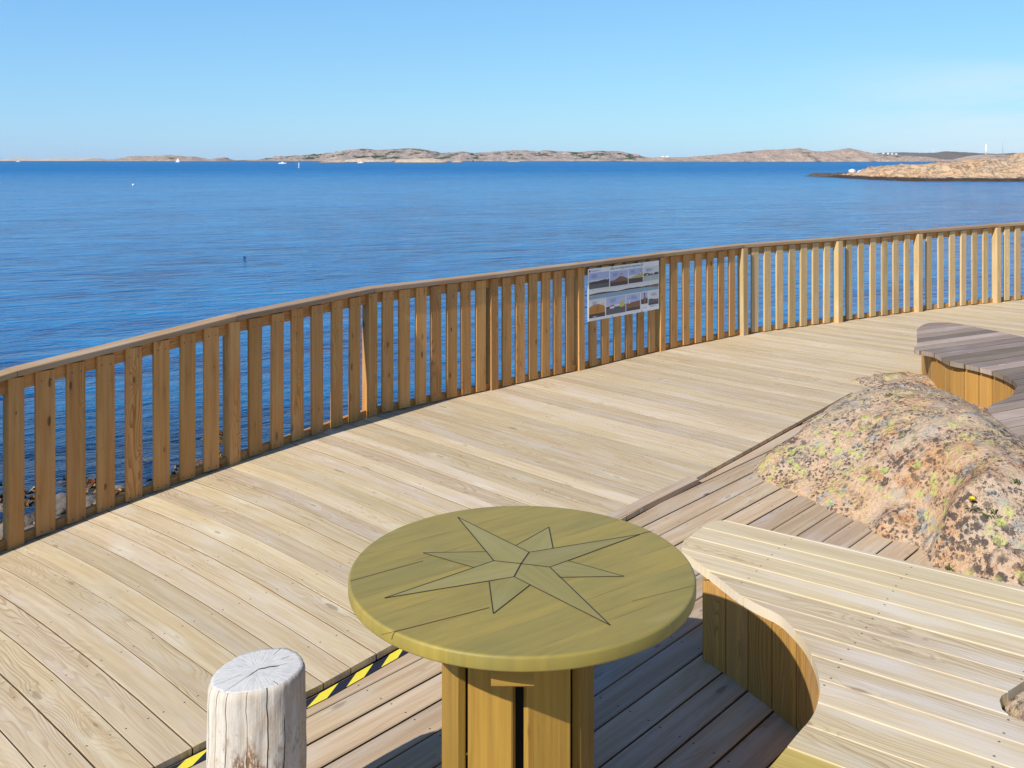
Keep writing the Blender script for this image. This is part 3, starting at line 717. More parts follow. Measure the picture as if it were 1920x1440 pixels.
# ------------------------------------------------------------------ weathered log
LY = 3.0; LX = (484 - CX) / F * LY; LT = H - (1256 - HY) / F * LY; LR = 0.1445
mb = MB(); N = 96; rows = []; uvs = []
zs = [NZ - 0.0 + (LT - NZ) * (i / 60) for i in range(61)]
def logr(a, z):
    base = LR * (1 + 0.035 * math.cos(2*(a - rad(20))) + 0.02 * math.cos(3*a + 1)) 
    base += 0.010 * fbm((math.cos(a)*1.6, math.sin(a)*1.6, z * 1.6), 3) + 0.004 * fbm((math.cos(a)*5, math.sin(a)*5, z*5 + 3), 3)
    base += 0.012 * (LT - z) - 0.004
    t = (LT - z)
    if t < 0.02: base -= 0.007 * (1 - t / 0.02) ** 2
    return base
tilt = lambda x, y: 0.012 * x / LR + 0.0 * y
for z in zs:
    row = []; uvr = []
    for j in range(N):
        a = 2*math.pi*j/N; r = logr(a, z)
        f = (z - NZ) / (LT - NZ)
        row.append(Vector((r*math.cos(a), r*math.sin(a), z + tilt(r*math.cos(a), 0) * f)))
        uvr.append((((a / (2*math.pi) - 0.5) % 1.0) * 0.9, z - NZ))       # u=0 at the far-left
    rows.append(row); uvs.append(uvr)
mb.grid(rows, closed=True, uvs=uvs)
# concentric rings on the sawn end
prev = rows[-1]; N_r = 12; caps = []
for i in range(N_r + 1):
    f = 1 - i / N_r * 0.985
    caps.append([Vector((p.x*f, p.y*f, LT + tilt(p.x*f, 0) + 0.004*(1-f*f) * 0.5 + 0.0022*fbm((p.x*f*30, p.y*f*30, 0), 2) * (1-f))) for p in prev])
mb.grid(caps, closed=True, uvs=[[(p.x, p.y) for p in r] for r in caps], m=1)
for fi in range(len(mb.f)):
    if mb.m[fi] == 1: mb.uv[fi] = [(mb.v[k][0], mb.v[k][1]) for k in mb.f[fi]]
mb.face(caps[-1], None, 0, 1)
o = mb.build('wooden_post', [mat_log(False), mat_log(True)], recalc=True)
o.location = (LX, LY, 0)
tag(o, 'weathered white log post with cracked sawn top standing at the deck step', 'post')

# ------------------------------------------------------------------ benches
def bench(label, outline, d, seat_z, base_z, seat_mat, clad_path, clad_inset, name='bench', v_off=0.0, pitch=0.149, gap=0.006, alt=None, legs=()):
    c = Vector((sum(p[0] for p in outline)/len(outline), sum(p[1] for p in outline)/len(outline), base_z))
    root = thing(name, c, label, 'bench')
    mb = MB(); board_field(mb, outline, d, pitch, gap, 0.042, lambda x, y: seat_z, ch=0.0022, v_off=v_off, jitter=0.001, alt=alt)
    mb.build('seat', [seat_mat, M['fresh']], root)
    # vertical boards round the front
    mb = MB()
    path = clad_path; acc = [0]
    for a, b in zip(path[:-1], path[1:]): acc.append(acc[-1] + (Vector(b) - Vector(a)).length)
    def pt(s):
        s = min(max(s, 0), acc[-1] - 1e-6)
        for i in range(len(path) - 1):
            if acc[i+1] >= s:
                t = (s - acc[i]) / max(1e-9, acc[i+1] - acc[i]); return Vector(path[i]).lerp(Vector(path[i+1]), t)
        return Vector(path[-1])
    s = 0.0; w = 0.146; hh = seat_z - 0.042 - base_z - 0.002
    while s < acc[-1] - 0.02:
        e = min(s + w, acc[-1])
        A, B = pt(s), pt(e); d2 = (B - A); 
        if d2.length < 0.02: break
        d2.normalize(); n2 = Vector((-d2.y, d2.x))
        mid = (A + B) / 2
        plank(mb, (mid.x, mid.y, base_z + 0.002), (0, 0, 1), (d2.x, d2.y, 0), (n2.x, n2.y, 0), hh, (B - A).length - 0.006, 0.022, 0.003)
        s = e
    mb.build('cladding', M['clad'], root)
    for lx, ly in legs:                                # stout bearers holding the seat where the boards do not reach round
        mb = MB(); plank(mb, (lx, ly, base_z + 0.001), (0, 0, 1), (d[0], d[1], 0), (-d[1], d[0], 0), seat_z - 0.042 - base_z - 0.003, 0.12, 0.12, 0.004)
        mb.build('leg', M['clad'], root)
    return root

SZ = 0.365
front_px = [(1278, 1026), (1284, 1036), (1305, 1052), (1345, 1082), (1384, 1112), (1420, 1133), (1457, 1151), (1478, 1168), (1507, 1201), (1525, 1234), (1534, 1264), (1537, 1297), (1525, 1339), (1493, 1379), (1442, 1440), (1380, 1510), (1300, 1600)]
front = [at(x, y, SZ) for x, y in front_px]
fp = smooth_path([(p.x, p.y) for p in front], 5)
back_px = [(1279, 1020), (1283, 1013), (1300, 1001), (1326, 982), (1340, 976), (1356, 975)]
back = [at(x, y, SZ) for x, y in back_px]
nA = at(1920, 1102, SZ); bd = (nA - back[-1]).normalized()
far_r = back[-1] + bd * 2.6
out = [(p.x, p.y) for p in fp[::-1]] + [(p.x, p.y) for p in back] + [(far_r.x, far_r.y)]
notch = [at(x, y, SZ) for x, y in [(1960, 1252), (1920, 1278), (1878, 1304), (1874, 1313), (1879, 1330), (1893, 1342), (1920, 1352), (1975, 1368)]]
bdir = (at(1920, 1198, SZ) - at(1307, 1037, SZ)).normalized()
q1 = notch[0] + bdir * 1.2; q2_ = notch[-1] + bdir * 1.0
out += [(q1.x, q1.y)] + [(p.x, p.y) for p in notch] + [(q2_.x, q2_.y), (2.2, 1.9), (front[-1].x + .4, front[-1].y - .35)]
bdir = (at(1920, 1198, SZ) - at(1307, 1037, SZ)).normalized()
base = [at(x, y, NZ) for x, y in [(1310, 1232), (1355, 1261), (1401, 1296), (1448, 1332), (1496, 1371)]]
cl = [(p.x, p.y) for p in base]
inner = [(p.x + 0.045, p.y) for p in fp if p.y < base[-1].y - 0.12]
cpath = [(base[0].x + 0.16, base[0].y + 0.38), (base[0].x + 0.012, base[0].y + 0.01)] + cl + smooth_path([cl[-1]] + inner[::4], 4)[1:]
v_n = Vector((-bdir.y, bdir.x, 0)).dot(back[-1])
bench('pale curved wooden bench with a hollowed front beside the round table', out, (bdir.x, bdir.y), SZ, NZ, M['seat'], cpath, 0, v_off=v_n - 0.149 * 50 - 0.002, alt=at(1500, 1432, SZ), legs=((1.25, 4.45), (1.9, 3.95), (2.6, 3.45), (1.75, 2.85), (2.3, 2.35), (1.35, 3.2)))

f2_px = [(1719, 619), (1727, 611), (1744, 605.5), (1777, 605), (1804, 608), (1855, 618), (1920, 631.5)]
f2 = [at(x, y, SZ) for x, y in f2_px]
g2_px = [(1906, 727), (1906.6, 722), (1899, 713), (1874.5, 700.6), (1844, 691), (1810, 683), (1790, 679.5), (1775, 675), (1755, 664), (1740, 659.5), (1721, 657), (1714, 653), (1720, 644)]
g2 = [at(x, y, SZ) for x, y in g2_px]
j2 = [at(x, y, SZ) for x, y in [(1913, 830), (1894, 806), (1860, 778), (1852, 766), (1863, 757), (1894, 744)]]
out2 = [(p.x, p.y) for p in smooth_path([(p.x, p.y) for p in f2], 4)]
out2 += [(7.2, 9.0), (7.6, 7.0), (6.0, 5.4), (4.2, 5.2)]
out2 += [(p.x, p.y) for p in smooth_path([(p.x, p.y) for p in j2 + g2], 4)]
b2d = (at(1920, 631, SZ) - at(1722, 658, SZ)).normalized()
cp = smooth_path([(p.x, p.y) for p in g2[:10]], 4)[::-1]
cp2 = []
for k, p in enumerate(cp):
    a = cp[max(0, k-1)]; b = cp[min(len(cp)-1, k+1)]; d2 = (b - a).normalized()
    n2 = Vector((-d2.y, d2.x))
    cp2.append(p + n2 * 0.05)
cp3 = [Vector((cp2[0].x + 0.22, cp2[0].y + 0.75))] + cp2 + [cp2[-1] + Vector((-.15, -.3)), cp2[-1] + Vector((-.3, -.75))]
bench('grey weathered curved bench with golden front boards behind the lichened boulder', out2, (b2d.x, b2d.y), SZ, NZ, M['greyseat'], [tuple(p) for p in cp3], 0, gap=0.011, legs=((4.75, 10.3), (5.6, 9.6), (6.6, 8.6), (6.3, 6.6), (4.6, 6.0), (5.2, 7.8)))

# ------------------------------------------------------------------ boulders
def tps(ctrl, reg=0.0005):
    P = np.array([(a, b) for a, b, c in ctrl]); z = np.array([c for a, b, c in ctrl]); n = len(P)
    def U(r2): return np.where(r2 > 1e-12, r2 * np.log(np.maximum(r2, 1e-12)), 0.0)
    K = U(((P[:, None, :] - P[None, :, :]) ** 2).sum(-1)) + np.eye(n) * reg
    Q = np.hstack([np.ones((n, 1)), P]); A = np.zeros((n+3, n+3)); A[:n, :n] = K; A[:n, n:] = Q; A[n:, :n] = Q.T
    w = np.linalg.solve(A, np.concatenate([z, np.zeros(3)]))
    return lambda X: U(((X[:, None, :] - P[None, :, :]) ** 2).sum(-1)) @ w[:n] + w[n] + X @ w[n+1:]

def rock_field(name, ctrl, x0, x1, y0, y1, res, floor_z, mat, rough=1.0, seed=0.0, reg=0.0005):
    f = tps(ctrl, reg)
    nx, ny = int((x1-x0)/res) + 1, int((y1-y0)/res) + 1
    X = np.array([(x0 + i*res, y0 + j*res) for j in range(ny) for i in range(nx)])
    Z = f(X)
    mb = MB(); rows = []; low = []
    for j in range(ny):
        row = []; lo = []
        for i in range(nx):
            x, y = X[j*nx + i]; z = Z[j*nx + i]
            z += rough * (0.02 * fbm((x*2.4 + seed, y*2.4, 0), 4) + 0.018 * fbm((x*8, y*8, seed), 4) + 0.02 * abs(fbm((x*4, y*4, seed + 2), 3)))
            # a few cracks
            cr = abs(mnoise.noise(Vector((x*1.5 + seed, y*1.1, 3.3))))
            z -= rough * 0.022 * max(0, 1 - cr / 0.045)
            lo.append(z < floor_z); z = max(z, floor_z - 0.25)
            row.append(Vector((x + 0.015*fbm((x*6, y*6, 9), 2), y + 0.015*fbm((x*6, y*6, 19), 2), z)))
        rows.append(row); low.append(lo)
    mb.grid(rows, skip=lambda a, b: low[a][b] and low[a+1][b] and low[a][b+1] and low[a+1][b+1])
    o = mb.build(name, mat)
    bm = bmesh.new(); bm.from_mesh(o.data)
    bmesh.ops.delete(bm, geom=[v for v in bm.verts if not v.link_faces], context='VERTS')
    bm.to_mesh(o.data); bm.free()
    return o, f

def pz(x, y, z): p = at(x, y, z); return (p.x, p.y, z)
lo = NZ - 0.02
ctrl = [pz(x, y, NZ) for x, y in [(1416, 890), (1445, 906), (1500, 926), (1560, 955), (1620, 976), (1690, 1001), (1735, 1026)]]
ctrl += [(p[0] - 0.22, p[1] - 0.25, lo - 0.28) for p in ctrl]
ctrl += [pz(1446, 849, .05), pz(1490, 814, .14), pz(1542, 779, .21), pz(1577, 764, .20), pz(1607, 765, .10), pz(1640, 768, .05), pz(1662, 757, .12)]
ctrl += [(1.85, 7.3, -.3), (2.1, 7.6, -.3), (2.35, 7.95, -.28)]
ctrl += [pz(1680, 742, .27), pz(1705, 732, .33), pz(1740, 730, .38), pz(1800, 750, .44), pz(1860, 788, .47), pz(1900, 816, .47)]
ctrl += [pz(1917, 850, .42), (3.35, 5.5, .3), (3.7, 6.2, .05), (3.9, 6.9, 0.0)]
ctrl += [pz(1600, 850, .22), pz(1520, 860, .13), pz(1700, 850, .35), pz(1800, 850, .44),]
ctrl += [pz(1680, 930, .20), pz(1790, 930, .32), (2.75, 5.0, .16), (3.1, 4.9, .2), pz(1770, 985, .16)]
# flat shelf level with the upper deck
ctrl += [pz(1604, 715, .004), pz(1640, 700, .02), pz(1700, 690, .03), pz(1740, 684, .03), pz(1660, 735, .03), pz(1690, 715, .06)]
ctrl += [pz(1580, 712, -.12), pz(1600, 733, -.06), pz(1640, 690, -.06), pz(1690, 676, -.06), pz(1750, 672, -.05), (4.6, 8.6, -.1), (4.2, 7.9, .0)]
ctrl += [(4.5, 6.9, -.2), (4.3, 5.6, -.2), (3.6, 4.6, -.2)]
main_rock, rf = rock_field('boulder', ctrl, 1.35, 4.6, 4.5, 9.5, 0.026, NZ - 0.03, M['boulder'], reg=0.02)
tag(main_rock, 'big pink granite boulder with black and yellow lichen rising through the deck', 'boulder')
c2 = [pz(1728, 1030, NZ), pz(1770, 1045, NZ), pz(1800, 1062, NZ), pz(1830, 1082, NZ), (2.5, 4.95, NZ - .05), (2.7, 4.6, -.1)]
c2 += [pz(1745, 1005, .06), pz(1790, 968, .16), pz(1820, 975, .17), pz(1850, 1000, .17), pz(1900, 975, .25), pz(1920, 1040, .17), pz(1860, 1050, .12)]
c2 += [(2.3, 5.65, -.15), (2.48, 5.85, -.1), (2.75, 5.7, -.05), (3.0, 5.5, 0), (3.3, 5.2, .1), (3.2, 4.7, .1), (3.5, 4.3, -.1), (2.2, 5.2, -.2), (2.35, 4.8, -.25)]
small_rock, rf2 = rock_field('boulder', c2, 2.1, 3.5, 4.3, 5.9, 0.02, NZ - 0.03, M['boulder'], 0.9, 5.0)
tag(small_rock, 'lower yellow-lichened rock at the foot of the big boulder', 'boulder')
c3 = []
for k in range(12):
    a = 2*math.pi*k/12; c3.append((1.95 + 0.42*math.cos(a), 3.19 + 0.30*math.sin(a), 0.02)); c3.append((1.95 + 0.28*math.cos(a), 3.19 + 0.17*math.sin(a), 0.31))
c3 += [(1.95, 3.2, 0.36)]
nr, _ = rock_field('boulder', c3, 1.45, 2.45, 2.8, 3.6, 0.02, NZ - 0.02, M['boulder'], 0.5, 9.0)
tag(nr, 'grey pink rock showing through the cut-out in the pale bench seat', 'boulder')

# dandelion on the boulder
from mathutils.bvhtree import BVHTree
trees_ = []
for ro in (main_rock, small_rock):
    trees_.append(BVHTree.FromPolygons([v.co.copy() for v in ro.data.vertices], [tuple(p.vertices) for p in ro.data.polygons]))
def on_rock(px, py):
    """where the sight line of a photo direction first meets the rocks"""
    dr = Vector(((px - CX) / F, 1, -(py - HY) / F)).normalized(); best = None
    for t_ in trees_:
        hit = t_.ray_cast(Vector((0, 0, H)), dr)
        if hit[0] is not None and (best is None or hit[3] < best[1]): best = (hit[0], hit[3])
    return best[0] if best else None
fx = on_rock(1822, 953)
dand = thing('dandelion', (fx.x, fx.y, fx.z - 0.005), 'small yellow dandelion growing from a crack in the boulder', 'flower')
mb = MB()
for k in range(46):
    a = random.random()*6.28; r = 0.021 * random.uniform(.45, 1); el = random.uniform(0, 1)
    c = Vector((0, -0.005, 0.05)); d = Vector((math.cos(a)*r, math.sin(a)*r, 0.012*(1-el)+0.004)); s_ = Vector((-math.sin(a), math.cos(a), 0))*0.0035
    mb.face([c - s_*.4, c + d - s_, c + d*1.08, c + d + s_, c + s_*.4])
o = mb.build('petals', plain('dandelion_yellow', (0.85, 0.66, 0.02), 0.6)); o.parent = dand
mb = MB()
st_ = [Vector((0.002*math.cos(a), 0.002*math.sin(a), 0)) for a in (0, 2.1, 4.2)]
mb.grid([[p for p in st_], [p + Vector((0, -0.005, 0.05)) for p in st_]], closed=True)
for k in range(7):
    a = k * 0.9 + 0.3; d = Vector((math.cos(a), math.sin(a), 0)); s_ = Vector((-d.y, d.x, 0)) * 0.006
    mb.face([s_*.3, d*0.03 + s_ + Vector((0, 0, .012)), d*0.055 + Vector((0, 0, .01)), d*0.03 - s_ + Vector((0, 0, .012)), -s_*.3])
M['leaf'] = plain('green_leaf', (0.07, 0.10, 0.025), 0.6, amt=0.3)
o = mb.build('leaves', M['leaf']); o.parent = dand
# tufts of grass in the crevices
mb = MB()
for (px, py) in [(1852, 968), (1860, 960), (1905, 905), (1786, 1066), (1668, 742)]:
    p = on_rock(px, py)
    if p is None: continue
    z_ = p.z
    for k in range(16):
        a = random.random()*6.28; l = random.uniform(.015, .04); b0 = Vector((p.x + random.gauss(0, .015), p.y + random.gauss(0, .015), z_ - .01))
        d = Vector((math.cos(a)*.5, math.sin(a)*.5, 1)).normalized() * l; s_ = Vector((-math.sin(a), math.cos(a), 0))*0.0022
        mb.face([b0 - s_, b0 + s_, b0 + d*.6 + s_*.8 + Vector((0, 0, .006)), b0 + d + Vector((math.cos(a), math.sin(a), 0))*l*.25, b0 + d*.6 - s_*.8 + Vector((0, 0, .006))])
tag(mb.build('grass', M['leaf']), 'short green grass sprouting from cracks in the boulder', 'grass', kind='stuff')

# ------------------------------------------------------------------ information sign
iS = 5
d, n, L = seg_axes(iS)
def on_panel(x, y, off=0.012):
    p0 = posts[iS] + n * off; ray = Vector(((x - CX) / F, 1, -(y - HY) / F)); cam = Vector((0, 0, H))
    t = (p0 - cam).dot(n) / ray.dot(n); return cam + ray * t
c_ = [on_panel(*p) for p in [(1103, 603), (1236, 579), (1236, 481), (1103, 497)]]
s0 = (c_[0] - posts[iS]).dot(d); s1 = (c_[1] - posts[iS]).dot(d)
zb_ = (c_[0].z + c_[1].z) / 2; zt_ = (c_[2].z + c_[3].z) / 2
print('sign', s0, s1, zb_, zt_, c_)
zt_ = min(zt_, 1.05)
SW, SH = s1 - s0, zt_ - zb_
so = posts[iS] + d * s0 + n * 0.004; so.z = zt_
sign = thing('information_sign', (so.x, so.y, zb_), 'white sea view information board with lighthouse pictures screwed to the railing', 'sign')
def sp(s, t, k=0.0): return so + d * (s * SW) + Vector((0, 0, -t * SH)) + n * (0.006 + k)
def flat(name, mat): return plain(name, mat, 0.4, 0.4, 20, 0.1)
mb = MB()
plank(mb, so + d * (SW/2) + Vector((0, 0, -SH)), (0, 0, 1), d, n, SH, SW, 0.006, 0.0012)
panel = mb.build('panel', plain('sign_white', (0.84, 0.83, 0.80), 0.35, 0.5), sign)
PM = [flat('print_lavender', (0.46, 0.50, 0.70)), flat('print_cream', (0.74, 0.70, 0.66)), flat('print_dark_shore', (0.085, 0.055, 0.06)), flat('print_grey_shore', (0.12, 0.12, 0.13)),
      flat('print_brown_rock', (0.25, 0.12, 0.07)), flat('print_orange_rock', (0.52, 0.22, 0.05)), flat('print_olive', (0.52, 0.44, 0.15)), flat('print_sea', (0.25, 0.37, 0.46)),
      flat('print_white', (0.7, 0.68, 0.68)), flat('print_yellow_house', (0.62, 0.48, 0.10)), flat('print_red_roof', (0.40, 0.14, 0.10)), flat('print_text_blue', (0.20, 0.25, 0.45)), flat('print_pale_sea', (0.45, 0.50, 0.48)), flat('print_navy', (0.03, 0.04, 0.10))]
rs = random.Random(4)
def picture(s0, s1, t0, t1, sky, land, horizon, ground, feats=(), txt=True, hump=0.1):
    mb = MB()
    P_ = lambda s, t, k: sp(s0 + (s1 - s0)*s, t0 + (t1 - t0)*t, k)
    def poly(pts, m, k): mb.face([P_(s, t, k) for s, t in pts], None, 0, m)
    poly([(0, 0), (1, 0), (1, .45), (0, .45)], sky[0], .0006); poly([(0, .45), (1, .45), (1, 1), (0, 1)], sky[1], .0006)
    k = 16; top = [(i/k, horizon(i/k) + rs.uniform(-.015, .015)) for i in range(k+1)]
    poly(top + [(1, 1), (0, 1)], land, .0011)
    if ground is not None:
        g = [(i/k, ground[1] + rs.uniform(-.012, .012)) for i in range(k+1)]
        poly(g + [(1, 1), (0, 1)], ground[0], .0016)
    for pts, m in feats: poly(pts, m, .0021)
    if txt:
        tx, ty, tw = txt
        for r in range(4): poly([(tx, ty + r*.055), (tx + tw*rs.uniform(.6, 1), ty + r*.055), (tx + tw*rs.uniform(.6, 1), ty + r*.055 + .022), (tx, ty + r*.055 + .022)], 11, .0021)
    mb.build('picture', PM, sign, recalc=True)
lh = lambda x, t0, t1, w, c: [([(x-w, t1), (x+w, t1), (x+w*.7, t0+.06), (x-w*.7, t0+.06)], c), ([(x-w*.5, t0+.06), (x+w*.5, t0+.06), (x+w*.3, t0), (x-w*.3, t0)], 2)]
picture(.012, .278, .085, .39, (0, 1), 2, lambda x: .58 - .1*x, (3, .72), lh(.88, .28, .52, .03, 1), (.12, .12, .3))
picture(.292, .538, .105, .395, (0, 0), 4, lambda x: .62 - .26*math.exp(-((x-.62)/.25)**2), (2, .74), lh(.64, .18, .4, .035, 8) + [([(.6, .25), (.68, .25), (.68, .32), (.6, .32)], 10)], (.15, .14, .3))
picture(.549, .755, .1, .39, (0, 1), 6, lambda x: .62 - .32*max(0, x-.15), (2, .68), lh(.83, .1, .45, .035, 8) + [([(.8, .22), (.86, .22), (.86, .3), (.8, .3)], 10)], (.15, .12, .35))
picture(.766, .99, .1, .39, (1, 1), 2, lambda x: .48 - .04*math.sin(x*9), (12, .62), [([(.05+.14*i, .5), (.13+.14*i, .5), (.13+.14*i, .6), (.05+.14*i, .6)], (10, 8, 4)[i % 3]) for i in range(5)], (.15, .14, .5))
picture(.012, .99, .403, .592, (1, 1), 2, lambda x: .5 - .1*abs(math.sin(x*7+.4)) - .06*(x > .75), (7, .56), [([(.86, .5), (1, .38), (1, .7), (.9, .62)], 4), ([(0, .62), (.07, .66), (.04, .72), (0, .72)], 6)], False)
picture(.012, .222, .607, .945, (1, 1), 5, lambda x: .62 - .36*math.sin(min(1, .15+x*.75)*math.pi)**.7, (2, .78), [([(.55, .4), (.62, .4), (.5, .7), (.45, .7)], 4), ([(.86, .25), (.89, .25), (.89, .34), (.86, .34)], 3), ([(.22, .93), (.45, .93), (.45, .96), (.22, .96)], 8)], (.2, .1, .35))
picture(.238, .505, .607, .94, (0, 1), 2, lambda x: .55 - .04*math.sin(x*8), (3, .64), [([(.18, .54), (.42, .54), (.42, .66), (.18, .66)], 8), ([(.16, .54), (.44, .54), (.38, .46), (.22, .46)], 10), ([(.7, .48), (.95, .46), (.95, .64), (.7, .66)], 9), ([(.68, .48), (.82, .26), (.96, .46)], 9), ([(.78, .5), (.84, .5), (.84, .58), (.78, .58)], 8)], (.2, .12, .4))
picture(.516, .715, .61, .935, (0, 0), 4, lambda x: .52 - .08*x, (2, .82), lh(.22, .22, .55, .055, 8), (.35, .12, .5))
picture(.729, .826, .61, .845, (0, 0), 2, lambda x: .58 - .04*x, (2, .66), lh(.55, .08, .9, .16, 4) + [([(.38, .22), (.72, .22), (.72, .4), (.38, .4)], 8)], False)
picture(.84, .99, .62, .89, (1, 1), 3, lambda x: .56 - .05*math.sin(x*6), (2, .85), [([(.4, .5), (.6, .48), (.6, .58), (.4, .58)], 8)], (.25, .12, .6))
mb = MB()
mb.face([sp(.012, .03, .0006), sp(.03, .03, .0006), sp(.03, .068, .0006), sp(.012, .068, .0006)], None, 0, 0)
mb.build('logo_square', [PM[13]], sign, recalc=True)
for s_, t_, w_ in ((.04, .04, .13), (.04, .054, .10), (.74, .92, .08), (.86, .905, .09), (.86, .925, .06)):
    mb = MB(); mb.face([sp(s_, t_, .0006), sp(s_ + w_, t_, .0006), sp(s_ + w_, t_ + .007, .0006), sp(s_, t_ + .007, .0006)])
    mb.build('caption_line', [PM[11]], sign, recalc=True)
cu = bpy.data.curves.new('title', 'FONT'); cu.body = 'Utsikt över skärgården från Långevikaberget'; cu.size = 1.0
to = bpy.data.objects.new('title', cu); COL.objects.link(to)
dg = bpy.context.evaluated_depsgraph_get(); me = bpy.data.meshes.new_from_object(to.evaluated_get(dg)); bpy.data.objects.remove(to)
xs = [v.co.x for v in me.vertices]; sc_ = 0.47 * SW / (max(xs) - min(xs))
for v in me.vertices:
    p = sp(.29, .066, .0008) + d * (v.co.x * sc_) + Vector((0, 0, v.co.y * sc_ * 1.05)); v.co = p
me.materials.append(PM[13]); tob = bpy.data.objects.new('title_text', me); COL.objects.link(tob); tob.parent = sign; tob.location = -sign.location
for s_, t_ in ((.32, .012), (.74, .012), (.32, .985), (.74, .985)):
    mb = MB(); c0 = sp(s_, t_, .0)
    ring = [c0 + d*.006*math.cos(a) + Vector((0, 0, .006*math.sin(a))) for a in [k*math.pi/5 for k in range(10)]]
    mb.face([p + n*.002 for p in ring], None); mb.grid([ring, [p + n*.002 for p in ring]], closed=True)
    mb.build('screw', M['darkmetal'], sign, recalc=True)

# ------------------------------------------------------------------ sea, shore
mb = MB()
R = 11500.0
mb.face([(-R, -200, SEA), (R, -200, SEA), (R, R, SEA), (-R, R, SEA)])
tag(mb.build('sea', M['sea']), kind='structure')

def shore_z(x, y):
    # distance outward from the fence line, falling into the water
    best = 1e9
    for i in range(len(posts) - 1):
        dd, nn, L_ = seg_axes(i); v = Vector((x, y, 0)) - posts[i]; s_ = max(0, min(L_, v.dot(dd))); q_ = v - dd*s_; q_.z = 0
        w = q_.length * (1 if v.dot(nn) < 0 else -1)
        if abs(w) < abs(best): best = w
    lx = max(0, (x + 2.5)) * 0.55                      # the beach runs out to the right
    return max(SEA - 1.5, SEA + 0.02 - 0.15 * (best + lx - 6.2) + 0.10 * fbm((x*.9, y*.9, 2), 4))
mb = MB(); rows = []
for j in range(90):
    rows.append([Vector((x, y, shore_z(x, y))) for x in [-14 + 0.16*i for i in range(95)] for y in [3.0 + 0.16*j]])
mb.grid(rows)
tag(mb.build('shore', M['shore']), kind='structure')
# stones
def stone(name, loc, r, seed, mat, label, cat, group=None, sq=(1, .8, .6), sub=4):
    bm = bmesh.new(); bmesh.ops.create_icosphere(bm, subdivisions=sub, radius=1)
    for v in bm.verts:
        k = 1 + 0.22 * fbm((v.co.x*1.1 + seed, v.co.y*1.1, v.co.z*1.1), 3) + 0.05 * fbm((v.co.x*4 + seed, v.co.y*4, v.co.z*4), 2)
        v.co = Vector((v.co.x*sq[0], v.co.y*sq[1], v.co.z*sq[2])) * k * r
    for f_ in bm.faces: f_.smooth = True
    me = bpy.data.meshes.new(name); bm.to_mesh(me); bm.free(); me.materials.append(mat)
    o = bpy.data.objects.new(name, me); COL.objects.link(o); o.location = loc; o.rotation_euler = (0, 0, seed * 2.1)
    return tag(o, label, cat, group)
sg = 'stones on the weedy shore below the railing'
def shore_at(px, py):
    z_ = SEA + .3
    for _ in range(25): p = at(px, py, z_); z_ = 0.5*z_ + 0.5*shore_z(p.x, p.y)
    return p, z_
stones = [(55, 985, .26, 'dark wet stone low behind the leftmost railing post'), (60, 1000, .2, 'small pale stone half hidden behind the first slat from the left'), (112, 960, .48, 'largest grey round stone, seen through the second gap of the railing'),
          (118, 985, .24, 'pale flat stone in front of the largest round shore stone'), (172, 955, .36, 'tan flat stone seen through the third gap of the railing'), (222, 922, .22, 'white round stone seen through the fourth gap of the railing'),
          (226, 893, .40, 'pink grey stone among red seaweed at the water edge'), (280, 884, .38, 'dark brown stone furthest right on the weedy shore'), (20, 1000, .34, 'pale angular stone at the left edge of the shore'), (8, 965, .3, 'brown stone beyond the leftmost post')]
for i, (px, py, r, lb) in enumerate(stones):
    p, z_ = shore_at(px, py)
    r *= .62; stone('shore_stone', (p.x, p.y, z_ + r*.15), r, i*3.7 + 1, M['skerry'] if 'dark' in lb else M['stone'], lb, 'stone', sg, (1, .8, .55))
# seaweed: many ribbons and tufts
mb = MB(); rw = random.Random(7)
for k in range(11000):
    x = rw.uniform(-9.5, -0.5); y = rw.uniform(7.0, 15.5); z_ = shore_z(x, y)
    if z_ < SEA - 0.2 or z_ > SEA + 0.6 or fbm((x*.8, y*.8, 7), 3) < -0.15 + max(0, (SEA - z_) * 3): continue
    z_ = max(z_, SEA + 0.0) + .01
    a = rw.random()*6.28; l = rw.uniform(.05, .2); d_w = Vector((math.cos(a), math.sin(a), 0)); s_ = Vector((-d_w.y, d_w.x, 0))*rw.uniform(.008, .03)
    b0 = Vector((x, y, z_)); up = Vector((0, 0, rw.uniform(.01, .08)))
    mb.face([b0 - s_, b0 + s_, b0 + d_w*l*.6 + s_*1.3 + up, b0 + d_w*l + up*.4, b0 + d_w*l*.6 - s_*1.3 + up], None, rw.random(), 0 if rw.random() < .7 else (1 if rw.random() < .6 else 2))
tag(mb.build('seaweed', [M['weed'], plain('yellow_seaweed', (0.30, 0.17, 0.03), .5, amt=.4), plain('red_seaweed', (0.22, 0.06, 0.03), .5, amt=.4)]), 'brown and reddish seaweed washed up on the shore below the railing', 'seaweed', kind='stuff')

